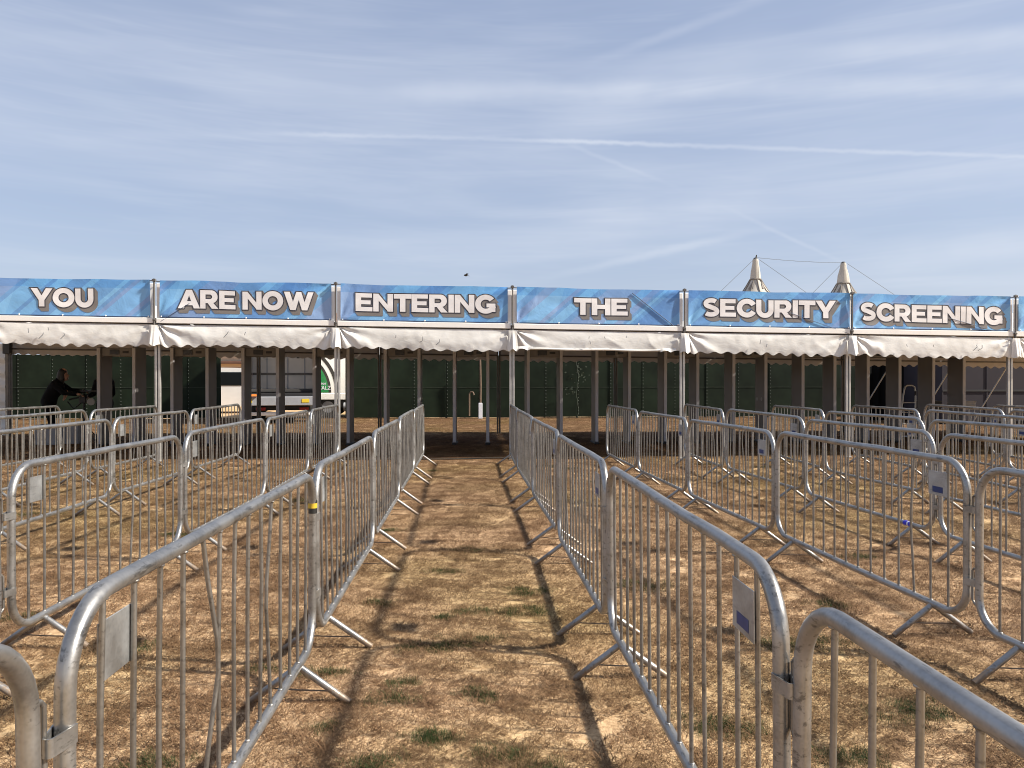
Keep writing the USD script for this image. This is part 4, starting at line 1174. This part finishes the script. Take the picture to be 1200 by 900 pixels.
def person(label, loc, rz, lean, head_dir, armR, armL, scale=1.0, hair='long', trousers='cloth_black'):
    """armR/armL: (elbow, wrist) offsets from the shoulder; lean in metres forward (+y) at the shoulders."""
    A = np.array
    t = thing('person', label, 'person', loc, (0, 0, rz))
    ch = A([0, lean * .75, 1.30 - lean * .25]); nk = A([0, lean * 1.05, 1.50 - lean * .36]); hd = nk + A(head_dir)
    J = {'pel': A([0, 0, .95]), 'wst': A([0, lean * .25, 1.10]), 'chs': ch, 'nck': nk, 'hed': hd, 'hdt': hd + A([0, -.01, .075]), 'jaw': hd + A([0, .045, -.075]), 'nos': hd + A([0, .105, -.02])}
    R = {'pel': .145, 'wst': .125, 'chs': .15, 'nck': .058, 'hed': .085, 'hdt': .085, 'jaw': .055, 'nos': .012}
    B = [('pel', 'wst'), ('wst', 'chs'), ('chs', 'nck'), ('nck', 'hed'), ('hed', 'hdt'), ('hed', 'jaw'), ('hed', 'nos')]
    torso, legs, arms, hands = [('pel', 'wst'), ('wst', 'chs'), ('chs', 'nck')], [], [], []
    for s, n, arm in ((1, 'r', armR), (-1, 'l', armL)):
        J['hip' + n] = A([s * .09, 0, .90]); J['kne' + n] = A([s * .10, .03 + .06 * (s > 0), .49]); J['ank' + n] = A([s * .11, -.02 + .08 * (s > 0), .09]); J['toe' + n] = A([s * .13, .15 + .08 * (s > 0), .045])
        R.update({'hip' + n: .10, 'kne' + n: .06, 'ank' + n: .042, 'toe' + n: .035})
        sh = ch + A([s * .17, lean * .1, .10]); J['sho' + n] = sh; J['elb' + n] = sh + A(arm[0]); J['wri' + n] = J['elb' + n] + A(arm[1])
        d = A(arm[1]) / np.linalg.norm(arm[1]); side = np.cross(d, A([0, 0, 1.0])); side /= np.linalg.norm(side)
        J['pal' + n] = J['wri' + n] + d * .08
        R.update({'sho' + n: .062, 'elb' + n: .044, 'wri' + n: .030, 'pal' + n: .030})
        B += [('pel', 'hip' + n), ('hip' + n, 'kne' + n), ('kne' + n, 'ank' + n), ('ank' + n, 'toe' + n), ('chs', 'sho' + n), ('sho' + n, 'elb' + n), ('elb' + n, 'wri' + n), ('wri' + n, 'pal' + n)]
        legs += [('pel', 'hip' + n), ('hip' + n, 'kne' + n), ('kne' + n, 'ank' + n)]
        arms += [('chs', 'sho' + n), ('sho' + n, 'elb' + n), ('elb' + n, 'wri' + n)]
        for k in range(4):
            o = (k - 1.5) * .021; ln = (.065, .078, .072, .055)[k]
            a, b, c = f'f{n}{k}a', f'f{n}{k}b', f'f{n}{k}c'
            J[a] = J['pal' + n] + side * o + d * .015; J[b] = J[a] + d * ln * .6 + A([0, 0, -.012]); J[c] = J[b] + d * ln * .35 + A([0, 0, -.030])
            R.update({a: .0095, b: .009, c: .008}); B += [('pal' + n, a), (a, b), (b, c)]
        a, b = f't{n}a', f't{n}b'
        J[a] = J['wri' + n] + d * .045 + side * .035 * s; J[b] = J[a] + d * .05 + side * .02 * s + A([0, 0, -.015]); R.update({a: .011, b: .009}); B += [('wri' + n, a), (a, b)]
    for k_ in J: J[k_] = J[k_] * scale
    for k_ in R: R[k_] = R[k_] * scale
    obj('body', body_of(B, J, R, 0, .018, 4), M['skin'], t, True)
    obj('jacket', body_of(torso + arms, J, R, .022, .04, 8), M['cloth_black'], t, True)
    obj('trousers', body_of(legs, J, R, .018, .04, 8), M[trousers], t, True)
    for n in 'rl':
        obj('shoe', body_of([('ank' + n, 'toe' + n)], J, {**R, 'ank' + n: .055, 'toe' + n: .042}, .008, .03, 4), M['shoe'], t, True)
    H = J['hed']
    hs = [('a', H + A([0, -.02, .065]), .100), ('b', H + A([0, -.055, .0]), .085)]
    if hair == 'long': hs += [('c', H + A([0, -.06, -.13]), .085), ('d', H + A([.055, -.01, -.10]), .045), ('e', H + A([-.055, -.01, -.10]), .045), ('f', H + A([0, -.09, -.24]), .07)]
    JJ = {a: p for a, p, _ in hs}; RR = {a: r for a, _, r in hs}
    bn = [('a', 'b')] + ([('b', 'c'), ('a', 'd'), ('a', 'e'), ('c', 'f')] if hair == 'long' else [])
    obj('hair', body_of(bn, JJ, RR, 0, .03, 4), M['hair_dark'], t, True)


def people():
    person('person in black with long dark hair leaning forward over kit at the far left', (-9.98, 18.2, 0), -78, .20, (0.0, .09, .12), ((.05, .20, -.20), (-.03, .22, -.03)), ((-.05, .22, -.17), (.03, .22, -.01)), 1.04)
    person('person in black jacket standing behind the leftmost metal detector', (-8.88, 18.6, 0), 62, .03, (0, .02, .145), ((.06, .02, -.27), (-.02, .17, -.14)), ((-.06, .05, -.26), (.06, .20, -.05)), 1.03, 'short', 'cloth_charcoal')
    s = thing('equipment_stand', 'black stand with clamps and a pale round disc between the two people', 'stand', (-9.30, 18.45, 0), (0, 0, 12))
    obj('pole', tube([(0, 0, .02), (0, 0, 1.28)], .022, 10), M['black_plastic'], s, 50)
    for a in (0.3, 2.4, 4.5):
        obj('leg', tube([(0, 0, .45), (.34 * math.cos(a), .34 * math.sin(a), .015)], .013, 8), M['black_plastic'], s, 50)
    obj('crossbar', tube([(-.32, 0, 1.02), (-.1, .02, 1.08), (.30, .0, 1.21)], .02, 8), M['black_plastic'], s, 50)
    obj('shelf', rbox(-.05, .34, -.16, .16, 1.20, 1.25, .01), M['black_plastic'], s, False)
    obj('clamp', rbox(-.10, .06, -.05, .05, .93, 1.12, .02), M['black_plastic'], s, False)
    obj('arm', tube([(-.34, -.05, .98), (-.20, -.06, .80), (-.05, -.03, .95)], .016, 8), M['black_plastic'], s, 50)
    d = trimesh.creation.cylinder(radius=.085, height=.03, sections=28); d.apply_transform(trimesh.transformations.rotation_matrix(math.pi / 2, (1, 0, 0))); d.apply_translation((.17, -.06, .97))
    obj('disc', d, M['disc_grey'], s, 40)
    for i, (x, y, z, lab) in enumerate(((-9.35, 18.0, 0, 'grey plastic crate on the grass in front of the black stand'), (-9.75, 17.75, 0, 'grey plastic crate at the feet of the leaning person'))):
        c = thing('plastic_crate', lab, 'crate', (x, y, z), (0, 0, 10 * i))
        obj('tub', cat([rbox(-.22, .22, -.16, .16, 0, .03, .006), rbox(-.22, -.20, -.16, .16, .03, .46, .004), rbox(.20, .22, -.16, .16, .03, .46, .004), rbox(-.20, .20, -.16, -.14, .03, .46, .004), rbox(-.20, .20, .14, .16, .03, .46, .004)]), M['crate_grey'], c, False)
        obj('rim', cat([bx(-.235, .235, -.175, -.161, .43, .47), bx(-.235, .235, .161, .175, .43, .47)]), M['crate_grey'], c, False)


people()

# ------------------------------------------------------------------ big top far behind, wire, bird
def big_top():
    t = thing('big_top', 'cream circus style big top whose two capped peaks rise above the banners', 'big top', (0, 0, 0))
    peaks = [(31.29, 80.0, 14.68, 12.50, .27, .56), (41.51, 80.6, 14.42, 12.20, .27, .66)]
    for i, (x, y, zt, zr, ra, rb) in enumerate(peaks):
        prof = [(ra, zt), (ra + .04, zt - .12), (ra + .07, zt - .5), (rb - .08, zr + .8), (rb - .01, zr + .1), (rb, zr)]
        ribs = lambda m, a0: m
        cap = lathe(prof, 28, (x, y, 0))
        v = cap.vertices; ang = np.arctan2(v[:, 1] - y, v[:, 0] - x); f = 1 + .035 * np.sin(ang * 9 + i) * np.clip((zt - v[:, 2]) / 2, 0, 1)
        cap.vertices[:, 0] = x + (v[:, 0] - x) * f; cap.vertices[:, 1] = y + (v[:, 1] - y) * f
        obj('cap_cover', cap, M['canvas_cream'], t, 60)
        obj('collar', lathe([(rb - .02, zr + .02), (rb + .10, zr - .05), (rb + .08, zr - .15), (rb - .03, zr - .2)], 28, (x, y, 0)), M['canvas_dark'], t, 60)
        obj('cap_tip', lathe([(.005, zt + .16), (ra * .6, zt + .14), (ra + .01, zt - .02), (ra + .03, zt - .1)], 16, (x, y, 0)), M['bird_dark'], t, 60)
        if i == 0: obj('tip_spike', tube([(x + .06, y, zt + .05), (x + .12, y, zt + .45)], [.12, .05], 8), M['bird_dark'], t, 60)
        sk = [(rb + .02, zr - .12), (rb + .34, zr - .7), (rb + .78, zr - 1.4), (3.0, zr - 3.0), (5.0, zr - 4.9), (8.0, zr - 6.8), (12.0, zr - 8.2), (15.0, zr - 8.8)]
        canopy = lathe(sk, 56, (x, y, 0))
        obj('canopy', canopy, M['canvas_cream'], t, 60)
        for q in range(10):
            a = q / 10 * 2 * math.pi + .25
            P_ = [(x + (r + .03) * math.cos(a), y + (r + .03) * math.sin(a), z + .03) for r, z in sk[:6]]
            obj('seam_strap', tube(P_, .055, 6), M['canvas_dark'], t, 60)
        for q in range(5):
            a = q / 5 * 2 * math.pi - 1.1
            V = [(x + r * math.cos(a + o), y + r * math.sin(a + o), z) for r, z, o in ((rb + .22, zr - .45, 0), (rb + .72, zr - 1.25, -.22), (rb + .72, zr - 1.25, .22))]
            obj('vent_opening', trimesh.Trimesh(np.array(V) + (.02 * math.cos(a), .02 * math.sin(a), .04), np.array([[0, 1, 2]]), process=False), M['canvas_dark'], t, False)
        for (ex, ez) in ((-1, 1), (1, 1)):
            obj('guy_wire', tube([(x + ex * .3, y - .3, zt - .1), (x + ex * 13.5, y - 6, 3.2)], .022, 5), M['cable_grey'], t, 60)
    w = [(peaks[0][0] + (peaks[1][0] - peaks[0][0]) * s, 80 + .6 * s, 14.85 + (14.45 - 14.85) * s - 1.0 * .12 * math.sin(math.pi * s)) for s in np.linspace(0, 1, 14)]
    obj('span_wire', tube(w, .022, 5), M['cable_grey'], t, 60)
    b = thing('bird', 'small dark bird flying above the ENTERING banner', 'bird', (-0.23, 40.0, 7.08), (0, 0, 20))
    body = trimesh.creation.icosphere(subdivisions=2, radius=.06); body.apply_scale((1.9, .8, .8))
    tail = trimesh.convex.convex_hull(np.array([(.08, .02, 0), (.08, -.02, 0), (.20, .04, -.03), (.20, -.04, -.03), (.08, 0, .02)]))
    obj('body', cat([body, tail]), M['bird_dark'], b, True)
    for s in (-1, 1):
        V = np.array([(-.06, s * .03, .02), (.06, s * .03, .01), (.10, s * .16, .07), (-.01, s * .17, .10), (.09, s * .30, .02)])
        obj('wing', trimesh.Trimesh(V, np.array([[0, 1, 2], [0, 2, 3], [3, 2, 4]]), process=False), M['bird_dark'], b, False)


big_top()
